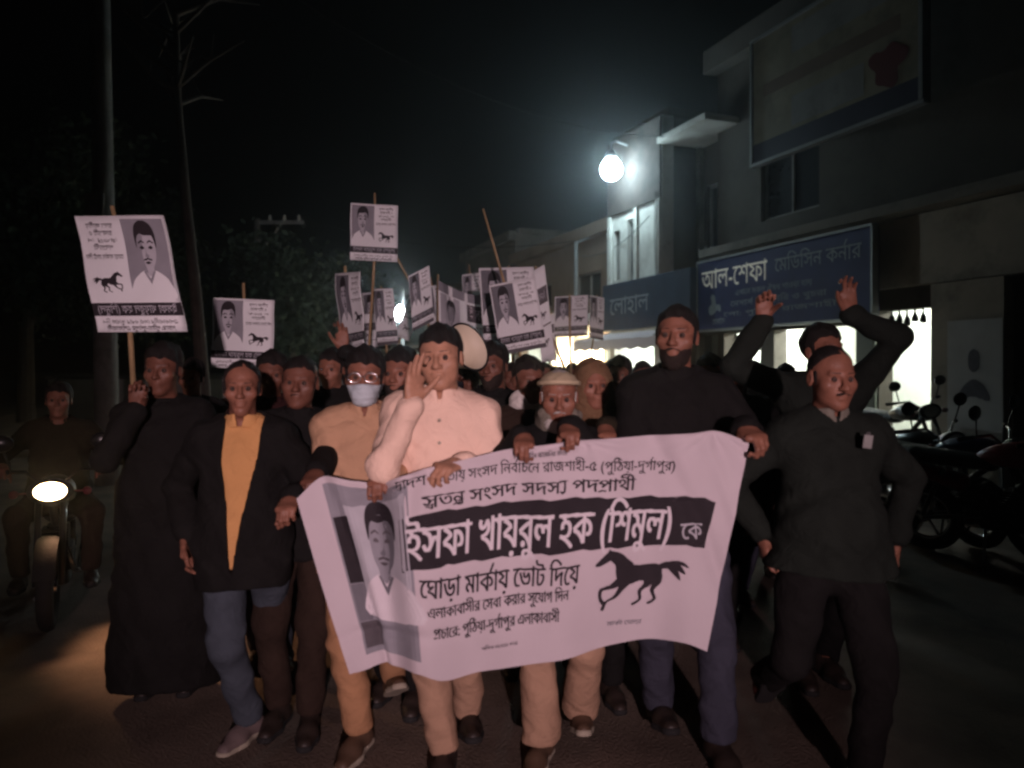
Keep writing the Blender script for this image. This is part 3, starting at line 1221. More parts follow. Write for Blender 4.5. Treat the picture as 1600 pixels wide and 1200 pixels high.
PT_EYE2 = smooth_poly([(.545, .662), (.605, .648), (.655, .665), (.60, .692)], 3)
PT_BROW1 = [(.325, .715), (.40, .742), (.465, .722), (.465, .738), (.40, .765), (.32, .735)]
PT_BROW2 = [(.535, .722), (.60, .742), (.675, .715), (.68, .735), (.60, .765), (.535, .738)]
PT_STACHE = smooth_poly([(.40, .515), (.50, .535), (.60, .515), (.58, .500), (.50, .512), (.42, .500)], 3)
PT_COLLAR = [(.36, .36), (.50, .20), (.64, .36), (.60, .37), (.50, .27), (.40, .37)]
PT_NOSE = smooth_poly([(.455, .555), (.50, .540), (.55, .555), (.535, .60), (.525, .67), (.515, .60), (.47, .575)], 3)
PT_MOUTH = smooth_poly([(.425, .478), (.50, .455), (.575, .478), (.50, .486)], 3)


def shift(pts, x0, y0, w, h, mir=False):
    return [((x0 + w * (1 - p[0] if mir else p[0])), y0 + h * p[1]) for p in pts]


def fix_ccw(pts):
    return pts


# texts (visual order)
T_BISM = 'িবসিমল{ল}ািহর রাহমািনর রািহম'
T_L1 = 'দ{ব}াদশ জাতীয় সংসদ িনব^াচেন রাজশাহী-৫ (পুিঠয়া-দুগ^াপুর)'
T_L2 = 'স{ব}তন{ত}_ সংসদ সদস~ পদপ_াথ^ী'
T_L3 = 'ইসফা খায়রুল হক (িশমুল)'
T_KE = 'েক'
T_L4 = 'েঘাড়া মাক^ায় েভাট িদেয়'
T_L5 = 'এলাকাবাসীর েসবা করার সুেযাগ িদন'
T_L6 = 'প_চাের: পুিঠয়া-দুগ^াপুর এলাকাবাসী'
T_SHOP1, T_SHOP2 = 'আল-েশফা', 'েমিডিসন কন^ার'


# ------------------------------------------------------------------ the street
def ground_sheet(name, x0, x1, y0, y1, z, n, material, amp=0.0):
    xs = np.linspace(x0, x1, n)
    ys = np.linspace(y0, y1, n)
    X, Y = np.meshgrid(xs, ys, indexing='ij')
    Z = z + amp * (np.sin(X * 1.3 + Y * .7) + np.sin(X * .6 - Y * 1.1))
    V = np.stack((X, Y, Z), -1).reshape(-1, 3)
    i = np.arange(n * n).reshape(n, n)
    F = np.stack((i[:-1, :-1], i[1:, :-1], i[1:, 1:], i[:-1, 1:]), -1).reshape(-1, 4)
    return tag(mobj(name, V, F, material), kind='structure')


ground_sheet('ground', -150, 150, -60, 240, -0.02, 30, M['earth'])
# facade frame on the right of the street: a runs away along the street, b sticks out over the road
FO = Vector((5.4, 10.6, 0))
FA = math.atan2(.9363, -.3511)
FM = Matrix.Translation(FO) @ Matrix.Rotation(FA, 4, 'Z')


def FP(a, b=0, z=0):
    return FM @ Vector((a, b, z))


def fthing(name, label, cat, a, b=0.0, z=0.0, group=None):
    return thing(name, label, cat, FP(a, b, z), FA, group)


# the road itself: one strip along the street direction
def strip(name, a0, a1, b0, b1, z0, z1, material):
    mb = MB()
    mb.box((a0, b0, z0), (a1, b1, z1))
    o = mb.build(name, material)
    o.matrix_world = FM
    return tag(o, kind='structure')


strip('road', -22, 90, 1.55, 15.5, -0.015, 0.0, M['asphalt'])
strip('pavement', -22, 90, -0.3, 1.5, -0.01, 0.12, M['pave'])
strip('kerb', -22, 90, 1.5, 1.62, -0.01, 0.14, M['concrete'])


def facade(t, a0, a1, z0, z1, holes, depth, material, name='wall'):
    """front wall of a building (local a from 0): boxes left round rectangular holes (a0,a1,z0,z1)"""
    mb = MB()
    xs = sorted({0.0, a1 - a0} | {h[0] for h in holes} | {h[1] for h in holes})
    for p, q in zip(xs[:-1], xs[1:]):
        zs = [(z0, z1)]
        for h in holes:
            if h[0] <= p + 1e-6 and h[1] >= q - 1e-6:
                new = []
                for u, v in zs:
                    if h[2] > u:
                        new.append((u, min(h[2], v)))
                    if h[3] < v:
                        new.append((max(h[3], u), v))
                zs = new
        for u, v in zs:
            if v - u > .01:
                mb.box((p, -depth, u), (q, 0, v))
    return mb.build(name, material, t)


def shell(t, w, z1, back, material, roof=True):
    mb = MB()
    mb.box((0, -back, 0), (w, -back + .2, z1))
    mb.box((0, -back + .2, 0), (.15, -.26, z1))
    mb.box((w - .15, -back + .2, 0), (w, -.26, z1))
    mb.build('side_wall', material, t)
    if roof:
        MB().box((-.05, -back, z1 + .003), (w + .05, -.1, z1 + .16)).build('roof', material, t)


def window(t, a0, a1, z0, z1, y=-.12):
    m = MB()
    f = .05
    m.box((a0, y - .03, z0), (a0 + f, y + .04, z1))
    m.box((a1 - f, y - .03, z0), (a1, y + .04, z1))
    m.box((a0 + f, y - .03, z1 - f), (a1 - f, y + .04, z1))
    m.box((a0 + f, y - .03, z0), (a1 - f, y + .04, z0 + f))
    m.box(((a0 + a1) / 2 - .02, y - .025, z0 + f), ((a0 + a1) / 2 + .02, y + .035, z1 - f))
    w = m.build('window', M['concrete'], t)
    MB().box((a0 + f, y - .012, z0 + f), (a1 - f, y - .004, z1 - f)).build('pane', M['glassdark'], w)


M['tube'] = emat('fluorescent_tube', (0.94, 1.0, 0.92), 750)
M['bulbwarm'] = emat('warm_bulb', (1.0, 0.72, 0.38), 160)


def shoproom(t, a0, a1, depth, z1, material=None):
    """a real room behind an opening: floor, back, sides, ceiling"""
    mb = MB()
    y0 = -.26
    mb.box((a0, -depth, .12), (a1, y0, .16))
    mb.box((a0, -depth - .06, .16), (a1, -depth, z1))
    mb.box((a0 - .06, -depth, .16), (a0, y0, z1))
    mb.box((a1, -depth, .16), (a1 + .06, y0, z1))
    mb.box((a0 - .06, -depth, z1), (a1 + .06, y0, z1 + .06))
    return mb.build('shop_room', material or M['interior'], t)


def shelf(label, a, b, w, h, n, turned=False, seed=0):
    """wall shelf with packets"""
    t = thing('shelf_unit', label, 'shelf', FP(a, b, .16), FA + (pi / 2 if turned else 0))
    mb = MB()
    mb.box((0, 0, 0), (.03, .28, h))
    mb.box((w - .03, 0, 0), (w, .28, h))
    for k in range(n + 1):
        z = k * (h - .03) / n
        mb.box((.03, 0, z), (w - .03, .28, z + .03))
    mb.build('shelf_frame', M['woodshelf'], t)
    r = random.Random(seed)
    cols = ['paper', 'signred', 'signblue', 'shirt_yellow', 'horn', 'plaster_pale']
    for k in range(n):
        z = k * (h - .03) / n + .033
        x = .06
        mbs = MB()
        while x < w - .2:
            bw = r.uniform(.06, .14)
            if r.random() < .85:
                mbs.box((x, .05, z), (x + bw - .012, .22, z + r.uniform(.1, .24)))
            x += bw
        p = mbs.build('medicine_boxes', M[r.choice(cols)], t)
        p['kind'] = 'stuff'
    return t


def tube_light(label, a, b, z, L=1.1, group='tube lights in the shops'):
    t = fthing('tube_light', label, 'tube light', a, b, z, group)
    MB().box((-L / 2, -.03, .022), (L / 2, .03, .07)).build('fitting', M['plaster_pale'], t)
    MB().tube([(-L / 2 + .03, 0, 0), (L / 2 - .03, 0, 0)], .018, 8).build('tube', M['tube'], t)
    return t


# ---- corner building on the right with the pharmacy
t = fthing('building', 'plastered corner building with lit pharmacy openings under its blue sign', 'building', -5.0)
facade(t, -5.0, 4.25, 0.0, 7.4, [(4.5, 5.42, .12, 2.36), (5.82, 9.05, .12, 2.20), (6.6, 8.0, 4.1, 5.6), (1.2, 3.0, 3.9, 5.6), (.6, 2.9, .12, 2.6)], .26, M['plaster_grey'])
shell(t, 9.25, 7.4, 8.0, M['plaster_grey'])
MB().box((-.1, .003, 3.62), (9.25, .42, 3.76)).build('ledge', M['plaster'], t)
MB().box((-.1, .003, 2.66), (5.46, .10, 3.60)).build('beam', M['plaster_beige'], t)
MB().box((3.42, .003, .12), (4.42, .16, 2.64)).build('pillar', M['plaster_beige'], t)
MB().box((-.1, .004, 7.1), (9.3, .3, 7.52)).build('parapet', M['plaster_grey'], t)
MB().box((8.6, .003, 6.0), (9.27, .74, 6.12), bev=.01).build('eave', M['plaster_pale'], t)
window(t, 6.6, 8.0, 4.1, 5.6)
window(t, 1.2, 3.0, 3.9, 5.6)
sh = MB()
for k in range(31):
    sh.box((.6, -.16, .12 + k * .08), (2.9, -.13 + .012 * (k % 2), .198 + k * .08))
sh.build('roller_shutter', M['shutter'], t)
shoproom(t, 3.9, 5.50, 3.4, 2.7)
MB().box((7.62, -.24, .12), (7.98, .03, 2.196)).build('pillar', M['plaster'], t)
shoproom(t, 5.76, 9.0, 3.4, 2.6)
d = MB().box((5.44, .012, .14), (5.80, .05, 2.30), bev=.006)
for k in range(3):
    d.box((5.48, .05, .3 + k * .66), (5.76, .062, .84 + k * .66))
dd = d.build('door', M['doorleaf'], t)
MB().tube([(5.47, .05, 1.15), (5.47, .09, 1.15), (5.47, .09, 1.3), (5.47, .05, 1.3)], .008, 8).build('handle', M['chrome'], dd)
tube_light('tube light over the narrow lit shop opening beside the grey pillar', -.35, -1.4, 2.60)
tube_light('tube light on the pharmacy ceiling, nearest the grey door leaf', 1.7, -1.2, 2.5)
tube_light('tube light on the pharmacy ceiling, farthest from the grey door leaf', 3.2, -1.2, 2.5)
shelf('shelves of small packets at the back of the narrow lit shop', -1.0, -3.35, 1.4, 2.2, 5, seed=1)
shelf('shelves of medicine boxes at the back of the pharmacy, near the door leaf', 1.0, -3.35, 1.7, 2.2, 5, seed=2)
shelf('shelves of medicine boxes at the back of the pharmacy, at its far end', 2.75, -3.35, 1.15, 2.2, 5, seed=3)
ct = fthing('shop_counter', 'white counter inside the lit pharmacy behind the crowd', 'counter', 1.0, -1.0, .16)
MB().box((0, -.5, 0), (2.6, 0, .92), bev=.01).build('counter_body', M['interior'], ct)
MB().box((-.03, -.54, .923), (2.63, .04, .96), bev=.008).build('counter_top', M['woodshelf'], ct)

# goods in the doorway of the narrow lit shop
hg = fthing('hanging_bags', 'bunch of dark bags hanging in the top of the narrow lit doorway', 'bags', .02, -.05, 1.96)
mb = MB()
mb.tube([(-.36, 0, .41), (.36, 0, .41)], .012, 6)
mb.build('rod', M['steelpole'], hg)
rr = random.Random(4)
for k in range(5):
    x = -.30 + k * .13
    hgt = rr.uniform(.16, .34)
    b = MB().lathe([(.012, .40), (.018, .40 - hgt * .3), (.05, .40 - hgt * .6), (.06, .40 - hgt * .9), (.035, .40 - hgt)], Matrix.Translation((x, 0, 0)) @ Matrix.Diagonal((1, .5, 1, 1)), 10)
    b.build('bag', M['cloth_black'], hg, True)
for k, (a, b, w_, h_, z_, mt_) in enumerate(((-.50, -.16, .20, .42, .16, 'shoe_brown'), (-.50, -.17, .17, .36, .585, 'billbrown'), (-.50, -.16, .13, .34, .95, 'shoe_brown'), (-.50, -.17, .09, .30, 1.295, 'billbrown'))):
    c = fthing('carton', ['brown carton at the bottom of the stack in the narrow lit doorway', 'brown carton second from the bottom of the stack in the lit doorway', 'brown carton third from the bottom of the stack in the lit doorway', 'small brown carton topmost on the stack in the lit doorway'][k], 'carton', a + .012 * (k % 2), b, z_, 'cartons stacked in the lit doorway')
    MB().box((0, -.3, 0), (w_, 0, h_), bev=.006).build('box', M[mt_], c)
    MB().box((w_ * .5 - .02, -.302, h_ + .001), (w_ * .5 + .02, .002, h_ + .003)).build('tape', M['billcream'], c)

# grey poster board on the pillar side
pb = fthing('poster_board', 'grey standing poster board with a dark emblem beside the pillar', 'poster board', -1.62, .20, .14)
MB().box((0, 0, .3), (.74, .03, 2.0), bev=.006).build('board', M['poster'], pb)
for x in (.02, .68):
    MB().box((x, -.02, 0), (x + .04, .02, .30)).build('leg', M['steelpole'], pb)


def mapf(y, sx=1.0):
    """local map for lettering on a facade thing: text x grows towards the camera's right (local -a)"""
    return lambda X, Y: np.stack((-X, np.full_like(X, y), Y), -1)


for q in ([(-.60, 1.02), (-.5, 1.20), (-.37, 1.27), (-.24, 1.20), (-.16, 1.02), (-.38, 1.06)], [(-.44, 1.42), (-.44, 1.58), (-.37, 1.64), (-.30, 1.58), (-.30, 1.42), (-.37, 1.36)]):
    ink('emblem', poly_edges(smooth_poly([(-p[0], p[1]) for p in q], 3)), .02, lambda X, Y: np.stack((X, np.full_like(X, .034), Y), -1), M['ink_grey'], pb)


def sign_text(parent, s, xl, xr, zb, h, y, mt, row=.012, name='lettering', slant=0):
    """xl/xr: left and right ends seen from the road, in metres along -a from the thing's root"""
    E, x0, x1 = text_edges(s)
    kx = (xr - xl) / (x1 - x0)
    kz = h / MATRA
    E = E.copy()
    E[:, [0, 2]] = xl + (E[:, [0, 2]] - x0) * kx
    E[:, [1, 3]] = zb + E[:, [1, 3]] * kz
    return ink(name, E, row, mapf(y), mt, parent)


# ---- blue pharmacy sign
sg = fthing('shop_sign', 'dark blue pharmacy signboard with large pale Bengali lettering over the lit shop', 'sign', 4.24, .46, 2.26)
MB().box((-4.12, -.16, 0), (0, 0, 1.24), bev=.015).build('signboard', M['signblue'], sg)
fr = MB()
fr.box((-4.15, -.10, -.04), (.03, .012, -.003)).box((-4.15, -.10, 1.243), (.03, .012, 1.28)).box((-4.16, -.10, 0), (-4.123, .012, 1.24)).box((.003, -.10, 0), (.04, .012, 1.24))
fr.build('sign_frame', M['steelpole'], sg)
sign_text(sg, T_SHOP1, .14, 1.98, .74, .32, .004, M['sign_addglow'])
sign_text(sg, T_SHOP2, 2.16, 3.96, .84, .20, .004, M['signfaint'])
sign_text(sg, 'এখােন সকল ঔষধ পাওয়া যায়', 1.15, 3.0, .55, .085, .004, M['signfaint'], .008)
sign_text(sg, 'েমসাস^ পাইকাির ও খুচরা', 1.0, 3.3, .37, .08, .004, M['signfaint'], .008)
sign_text(sg, 'েপা: পুিঠয়া রাজশাহী', .80, 3.5, .20, .07, .004, M['signfaint'], .008)
sign_text(sg, 'েমাবাইল', .48, .85, .08, .09, .004, M['signfaint'], .008)
ink('emblem', poly_edges(shift(smooth_poly([(.1, .0), (.0, .35), (.25, .55), (.18, .9), (.42, 1.0), (.55, .8), (.6, .5), (.95, .45), (1.0, .1), (.7, .22), (.5, .05)], 3), .36, .26, .36, .36)), .012, mapf(.004), M['signfaint'], sg)

# ---- billboard high on the corner building
bb = fthing('billboard', 'large faded billboard with stripes and a red smudge high on the corner building', 'billboard', 2.25, .75, 4.85)
MB().box((-3.2, -.08, 0), (0, 0, 1.95)).build('panel', M['billcream'], bb)
mb = MB()
mb.box((-3.26, -.09, -.05), (.05, .03, -.003)).box((-3.26, -.09, 1.953), (.05, .03, 2.0)).box((-3.262, -.09, 0), (-3.203, .05, 1.95)).box((.003, -.09, 0), (.05, .03, 1.95))
for a in (-.4, -1.6, -2.8):
    mb.box((a - .03, -.60, .3), (a + .03, -.085, .36)).box((a - .03, -.60, 1.5), (a + .03, -.085, 1.56))
mb.build('frame', M['steelpole'], bb)


def rect(x0, z0, x1, z1):
    return poly_edges([(x0, z0), (x1, z0), (x1, z1), (x0, z1)])


ink('printed_band', rect(.0, .0, 3.2, .30), .1, mapf(.003), M['billdark'], bb, .5)
ink('printed_band', rect(.9, .36, 2.3, .80), .1, mapf(.003), M['billgrey'], bb, .5)
ink('printed_band', rect(.25, 1.0, 2.9, 1.20), .1, mapf(.003), M['billbrown'], bb, .5)
ink('printed_band', rect(.9, 1.45, 3.0, 1.85), .1, mapf(.003), M['billgrey'], bb, .5)
ink('red_smudge', poly_edges([(2.70 + (.27 + .05 * sin(3 * a) + .04 * sin(5 * a + 1)) * cos(a), .62 + (.27 + .05 * sin(3 * a) + .04 * sin(5 * a + 1)) * sin(a)) for a in np.linspace(0, 2 * pi, 41)[:-1]]), .02, mapf(.006), M['signred'], bb)

# ---- dark middle building, set back, its eave lit by the street lamp
t = fthing('building', 'dark grey set-back building with pilasters and a pale eave beside the street lamp', 'building', 4.28, -.30)
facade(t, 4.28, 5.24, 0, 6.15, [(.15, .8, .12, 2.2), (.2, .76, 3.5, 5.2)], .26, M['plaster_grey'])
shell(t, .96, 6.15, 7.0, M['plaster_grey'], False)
window(t, .2, .76, 3.5, 5.2)
MB().box((.15, -.2, .12), (.8, -.14, 2.2)).build('roller_shutter', M['shutter'], t)
MB().box((.02, -7.0, 6.155), (.94, -.1, 6.30)).build('roof', M['plaster_grey'], t)
MB().box((.004, .003, 6.0), (.95, 1.04, 6.12), bev=.01).build('eave', M['plaster_pale'], t)
mb = MB()
mb.box((-.06, .003, .12), (.10, .12, 5.99)).box((.84, .003, .12), (.955, .12, 5.99))
mb.build('pilaster', M['plaster'], t)

# ---- pale narrow building that steps forward, lit by the lamp
t = fthing('building', 'pale narrow building front brightly lit by the white street lamp', 'building', 5.25, .6)
facade(t, 5.25, 7.5, 0, 6.6, [(.3, 2.0, .12, 2.15), (1.10, 1.42, 3.4, 4.75), (1.75, 2.05, 3.5, 4.6)], .26, M['plaster_pale'])
shell(t, 2.25, 6.6, 8.0, M['plaster_grey'])
window(t, 1.10, 1.42, 3.4, 4.75)
window(t, 1.75, 2.05, 3.5, 4.6)
MB().box((.02, .003, 4.95), (2.24, .05, 6.58)).build('brick_upper_wall', M['brick_dark'], t)
mb = MB()
mb.box((.004, .003, 3.3), (.16, .07, 4.94)).box((.92, .003, 3.3), (1.06, .06, 4.94)).box((2.1, .003, 3.3), (2.24, .06, 4.94))
mb.build('pilaster', M['plaster_pale'], t)
rb = MB()
for a in (.03, .07, .12):
    rb.tube([(a, .075, 3.3), (a + .03, .10, 4.2), (a - .01, .09, 5.0 + a)], .006, 5)
rb.build('rebar', M['bark'], t)
shoproom(t, .25, 2.05, 3.0, 2.5)
tube_light('tube light in the open shop under the faded sign', 6.1, -.6, 2.4)

# teal sign and its pale awning
sg = fthing('shop_sign', 'faded dark blue-green signboard with ghostly letters above a pale awning', 'sign', 7.33, .86, 2.36)
MB().box((-3.45, -.14, 0), (0, 0, 1.02), bev=.015).build('signboard', M['signteal'], sg)
sign_text(sg, 'েলাহাল', .35, 2.0, .34, .34, .004, M['signfaint'])
aw = fthing('awning', 'pale cloth awning hanging under the faded signboard', 'awning', 7.30, .62, 2.02)
mb = MB()
for k in range(23):
    a0, a1 = -3.4 + k * .15, -3.4 + (k + 1) * .15
    z0 = .025 * sin(k * 1.9)
    z1 = .025 * sin((k + 1) * 1.9)
    mb.add([(a0, .30, .27), (a1, .30, .27), (a1, .95, .10 + z1 * .3), (a0, .95, .10 + z0 * .3)], [(0, 1, 2, 3)])
    mb.add([(a0, .95, .10 + z0 * .3), (a1, .95, .10 + z1 * .3), (a1, .96, -.10 + z1), (a0, .96, -.10 + z0)], [(0, 1, 2, 3)])
ao = mb.build('awning_cloth', M['white_cloth'], aw)
mb = MB()
for a in (-3.3, -.1):
    mb.tube([(a, .1, .29), (a, .93, .13)], .015, 8)
mb.build('awning_bar', M['steelpole'], aw)

# ---- row of lower brown buildings running away down the street
far = [(7.6, 15.0, 5.1, 'plaster_brown', 'brownish building front with a lit shop beyond the pale building'),
       (15.05, 20.5, 5.9, 'plaster', 'tall beige building further down the row of shops'),
       (20.55, 27.0, 4.4, 'plaster_brown', 'low brown building near the far end of the row of shops'),
       (27.05, 40.0, 5.4, 'plaster_grey', 'grey building closing the far end of the row of shops')]
for i, (a0, a1, z, mt, lab) in enumerate(far):
    t = fthing('building', lab, 'building', a0)
    w = a1 - a0
    facade(t, a0, a1, 0, z, [(.4, w / 2 - .2, .12, 2.3), (w / 2 + .2, w - .4, .12, 2.3), (w * .2, w * .4, 3.3, 4.0), (w * .62, w * .8, 3.3, 4.0)], .26, M[mt])
    shell(t, w, z, 8.0, M[mt])
    window(t, w * .2, w * .4, 3.3, 4.0)
    window(t, w * .62, w * .8, 3.3, 4.0)
    MB().box((-.05, .003, 2.55), (w, .8, 2.66)).build('canopy', M['concrete'], t)
    MB().box((-.05, .004, z - .25), (w + .02, .25, z + .05)).build('parapet', M[mt], t)
    shoproom(t, .35, w - .35, 3.0, 2.5)
    bl = fthing('hanging_bulb', ['bright warm bulb hanging in the brownish building beyond the faded sign', 'warm bulb hanging under the canopy of the tall beige building',
                                 'warm bulb hanging in the shop of the low brown building', 'warm bulb hanging at the far grey building'][i], 'light bulb', a0 + w * .33, -.6 if i else .55, 1.95)
    MB().tube([(0, 0, .1), (0, 0, .52)], .006, 6).build('cord', M['black_metal'], bl)
    MB().lathe([(.018, .10), (.02, .06), (.05, 0), (.06, -.05), (.045, -.10), (.015, -.12)], None, 14).build('bulb', M['bulbwarm'], bl, True)
    tube_light(['tube light in the first brown shop beyond the faded sign', 'tube light in the shop of the tall beige building', 'tube light in the shop of the low brown building', 'tube light in the shop of the far grey building'][i], a0 + w * .7, -.9, 2.4)

# ---- vendor's stall far down the row, its warm bulb blazing on a pale back sheet
M['bulbstall'] = emat('stall_bulb', (1.0, 0.80, 0.50), 900)
sp = W(915, 600, 18.6)
st = thing('market_stall', 'vendor stall with a pale back sheet glowing in warm bulb light behind the crowd', 'stall', (sp.x, sp.y, 0), radians(6))
mb = MB()
for x, y in ((-.72, 0), (.72, 0), (-.72, 1.0), (.72, 1.0)):
    mb.tube([(x, y, 0), (x, y, 3.0)], .025, 8)
mb.build('post', M['bamboo'], st)
MB().box((-.75, -.05, .80), (.75, .85, .86)).build('counter', M['woodshelf'], st)
mb = MB()
for k in range(14):
    a, b = -.66 + k * .094, -.66 + (k + 1) * .094
    ya, yb = .95 + .02 * sin(k * 1.7), .95 + .02 * sin((k + 1) * 1.7)
    mb.add([(a, ya, .9), (b, yb, .9), (b, yb, 2.95), (a, ya, 2.95)], [(0, 1, 2, 3)])
mb.build('back_sheet', M['shirt_white'], st, True)
mb = MB()
for x in (-.4, .4):
    mb.lathe([(.01, .09), (.03, .06), (.05, 0), (.045, -.05), (.01, -.08)], Matrix.Translation((x, .55, 1.85)), 12)
mb.build('bulb', M['bulbstall'], st, True)
mb = MB()
for x in (-.4, .4):
    mb.tube([(x, .55, 1.94), (x, .55, 2.96)], .006, 5)
mb.tube([(-.72, .55, 2.965), (.72, .55, 2.965)], .012, 6)
mb.build('cord', M['black_metal'], st)

# ---- lit street lamp on a wall bracket
M['lampwhite'] = emat('street_lamp_glow', (0.66, 0.90, 1.0), 120)
LP = W(955, 265, 16.2)
sl = thing('street_lamp', 'bright white street lamp shining on a short bracket from the pale narrow building', 'street lamp', LP)
MB().lathe([(.02, .25), (.12, .21), (.20, .12), (.23, 0), (.20, -.12), (.12, -.20), (.02, -.23)], None, 20).build('lamp_globe', M['lampwhite'], sl, True)
MB().lathe([(.03, .42), (.06, .40), (.13, .31), (.15, .25), (.12, .215)], None, 18).build('lamp_cap', M['steelpole'], sl, True)
wall = FP(6.6, .62, 6.35) - LP
MB().tube([(0, 0, .40), (0, 0, .55), (.10, .05, .62), tuple(Vector((wall.x, wall.y, wall.z)))], .03, 10).build('bracket', M['steelpole'], sl)

# ---- far bright lamp seen between the placards
lq = W(625, 492, 14.5)
fl = thing('street_lamp', 'far white lamp on a thin pole glowing between the raised placards', 'street lamp', (lq.x, lq.y, 0))
MB().tube([(0, .35, 0), (0, .35, lq.z + .5), (0, .2, lq.z + .55), (0, 0, lq.z + .17)], .035, 8).build('pole', M['steelpole'], fl)
M['lampfar'] = emat('far_lamp_glow', (0.80, 0.95, 1.0), 230)
MB().lathe([(.02, .18), (.07, .11), (.105, .0), (.075, -.085), (.02, -.12)], Matrix.Translation((0, 0, lq.z)), 16).build('lamp_globe', M['lampfar'], fl, True)

# ---- unlit street pole with short arm in front of the far shops
up = thing('lamp_post', 'thin unlit lamp post with a slanting arm left of the pale building', 'lamp post', (W(900, 600, 19.5).x, 19.5, 0))
MB().tube([(0, 0, 0), (0, 0, 4.75)], [.07, .05], 10).build('pole', M['steelpole'], up)
MB().tube([(0, 0, 4.72), (.75, -.1, 5.05)], .03, 8).build('arm', M['steelpole'], up)
MB().box((.72, -.18, 4.99), (1.05, -.02, 5.09), bev=.02).build('lamp_head', M['steelpole'], up)


# ---- left side: poles, bare tree, boundary wall
def pole_at(label, u, Y, r0, r1, h, tilt=0.0):
    t = thing('utility_pole', label, 'utility pole', (W(u, 600, Y).x, Y, 0))
    MB().tube([(0, 0, 0), (tilt * .5, 0, h * .5), (tilt, 0, h)], [r0, (r0 + r1) / 2, r1], 14).build('pole', M['concrete'], t, True)
    return t


t = pole_at('thick pale concrete pole rising out of frame above the largest placard', 168, 10.2, .16, .10, 9.0, -.13)
MB().box((-.24, -.14, 3.2), (.02, .14, 3.85), bev=.03).build('meter_box', M['concrete'], t)
t = pole_at('slim utility pole with a braced crossarm left of the dark tree', 402, 24.0, .13, .09, 6.2)
mb = MB()
mb.box((-.05, -.05, 6.05), (1.45, .05, 6.15))
mb.tube([(.05, 0, 5.1), (.75, 0, 6.05)], .03, 6)
mb.build('crossarm', M['steelpole'], t)
mb = MB()
for x in (.4, .85, 1.3):
    mb.lathe([(.05, 6.15), (.06, 6.2), (.03, 6.24), (.05, 6.28), (.02, 6.33)], Matrix.Translation((x, 0, 0)), 10)
mb.build('insulator', M['plaster_pale'], t)


def tree(label, x, y, h, r, seed, nleaf, spread, crown0, lean=0.0, leafsize=.09, bare=False):
    t = thing('tree', label, 'tree', (x, y, 0))
    rd = random.Random(seed)
    mb = MB()
    pts = [(lean * k / 5 + rd.uniform(-.05, .05), rd.uniform(-.05, .05), h * .78 * k / 5) for k in range(6)]
    mb.tube(pts, [r * (1 - .14 * k) for k in range(6)], 10)
    tips = []
    for k in range(14):
        f = rd.uniform(crown0, .77)
        q5 = f / .78 * 5
        i5 = min(int(q5), 4)
        b = Vector(pts[i5]).lerp(Vector(pts[i5 + 1]), q5 - i5)
        an = rd.uniform(0, 2 * pi)
        L = spread * rd.uniform(.5, 1.0)
        m = b + Vector((cos(an) * L * .5, sin(an) * L * .5, L * rd.uniform(.2, .5)))
        e = b + Vector((cos(an) * L, sin(an) * L, L * rd.uniform(.3, .8)))
        mb.tube([b, m, e], [r * .32, r * .2, r * .06], 6)
        tips += [m, e, (m + e) / 2]
        for q in range(2):
            e2 = m + Vector((rd.uniform(-1, 1), rd.uniform(-1, 1), rd.uniform(.1, .9))) * L * .45
            mb.tube([m, e2], [r * .12, r * .03], 5)
            tips.append(e2)
    mb.build('trunk', M['bark'], t)
    if nleaf:
        ng = np.random.default_rng(seed)
        c = np.array([tuple(p) for p in tips])[ng.integers(0, len(tips), nleaf)]
        c = c + ng.normal(0, .22 * spread, (nleaf, 3)) * np.array((1, 1, .8))
        d1 = ng.normal(0, 1, (nleaf, 3))
        d1 /= np.linalg.norm(d1, axis=1)[:, None]
        d2 = np.cross(d1, ng.normal(0, 1, (nleaf, 3)))
        d2 /= np.linalg.norm(d2, axis=1)[:, None]
        s = leafsize * ng.uniform(.6, 1.5, (nleaf, 1))
        V = np.stack((c - d1 * s, c + d2 * s * .45, c + d1 * s, c - d2 * s * .45), 1).reshape(-1, 3)
        mobj('crown', V, np.arange(nleaf * 4).reshape(-1, 4), M['leaf'], t)
    return t


tree('bare leaning tree with thin branches behind the largest placard', W(330, 600, 11).x, 11.0, 8.6, .11, 3, 0, 1.3, .55, -.55, .07)
tree('dark leafy tree between the crossarm pole and the raised placards', W(452, 600, 19).x, 19.0, 5.0, .16, 5, 9000, 1.5, .3, .1, .09)
tree('large dark tree at the far left edge beyond the motorcycle', W(40, 600, 22).x, 22.0, 9.0, .25, 8, 8000, 2.6, .3, .2, .12)
tree('dark tree beyond the boundary wall left of the thick pole', W(235, 600, 27).x, 27.0, 8.0, .22, 11, 8000, 2.4, .3, -.2, .12)
tree('small dark tree behind the raised placards at the far end of the street', W(540, 600, 36).x, 36.0, 6.0, .2, 13, 6000, 2.0, .3, 0, .12)

bw = thing('boundary_wall', 'pale low boundary wall seen behind the dark marcher on the left', 'wall', (W(75, 600, 14).x, 14.0, 0))
wid = W(470, 600, 14).x - W(75, 600, 14).x
MB().box((0, 0, 0), (wid, .15, 1.34)).build('wall', M['plaster_pale'], bw)
MB().box((-.03, -.04, 1.343), (wid + .03, .19, 1.40)).build('coping', M['concrete'], bw)
for k in range(4):
    MB().box((k * wid / 3.2 + .9, -.06, 0), (k * wid / 3.2 + 1.15, -.003, 1.34)).build('pier', M['concrete'], bw)

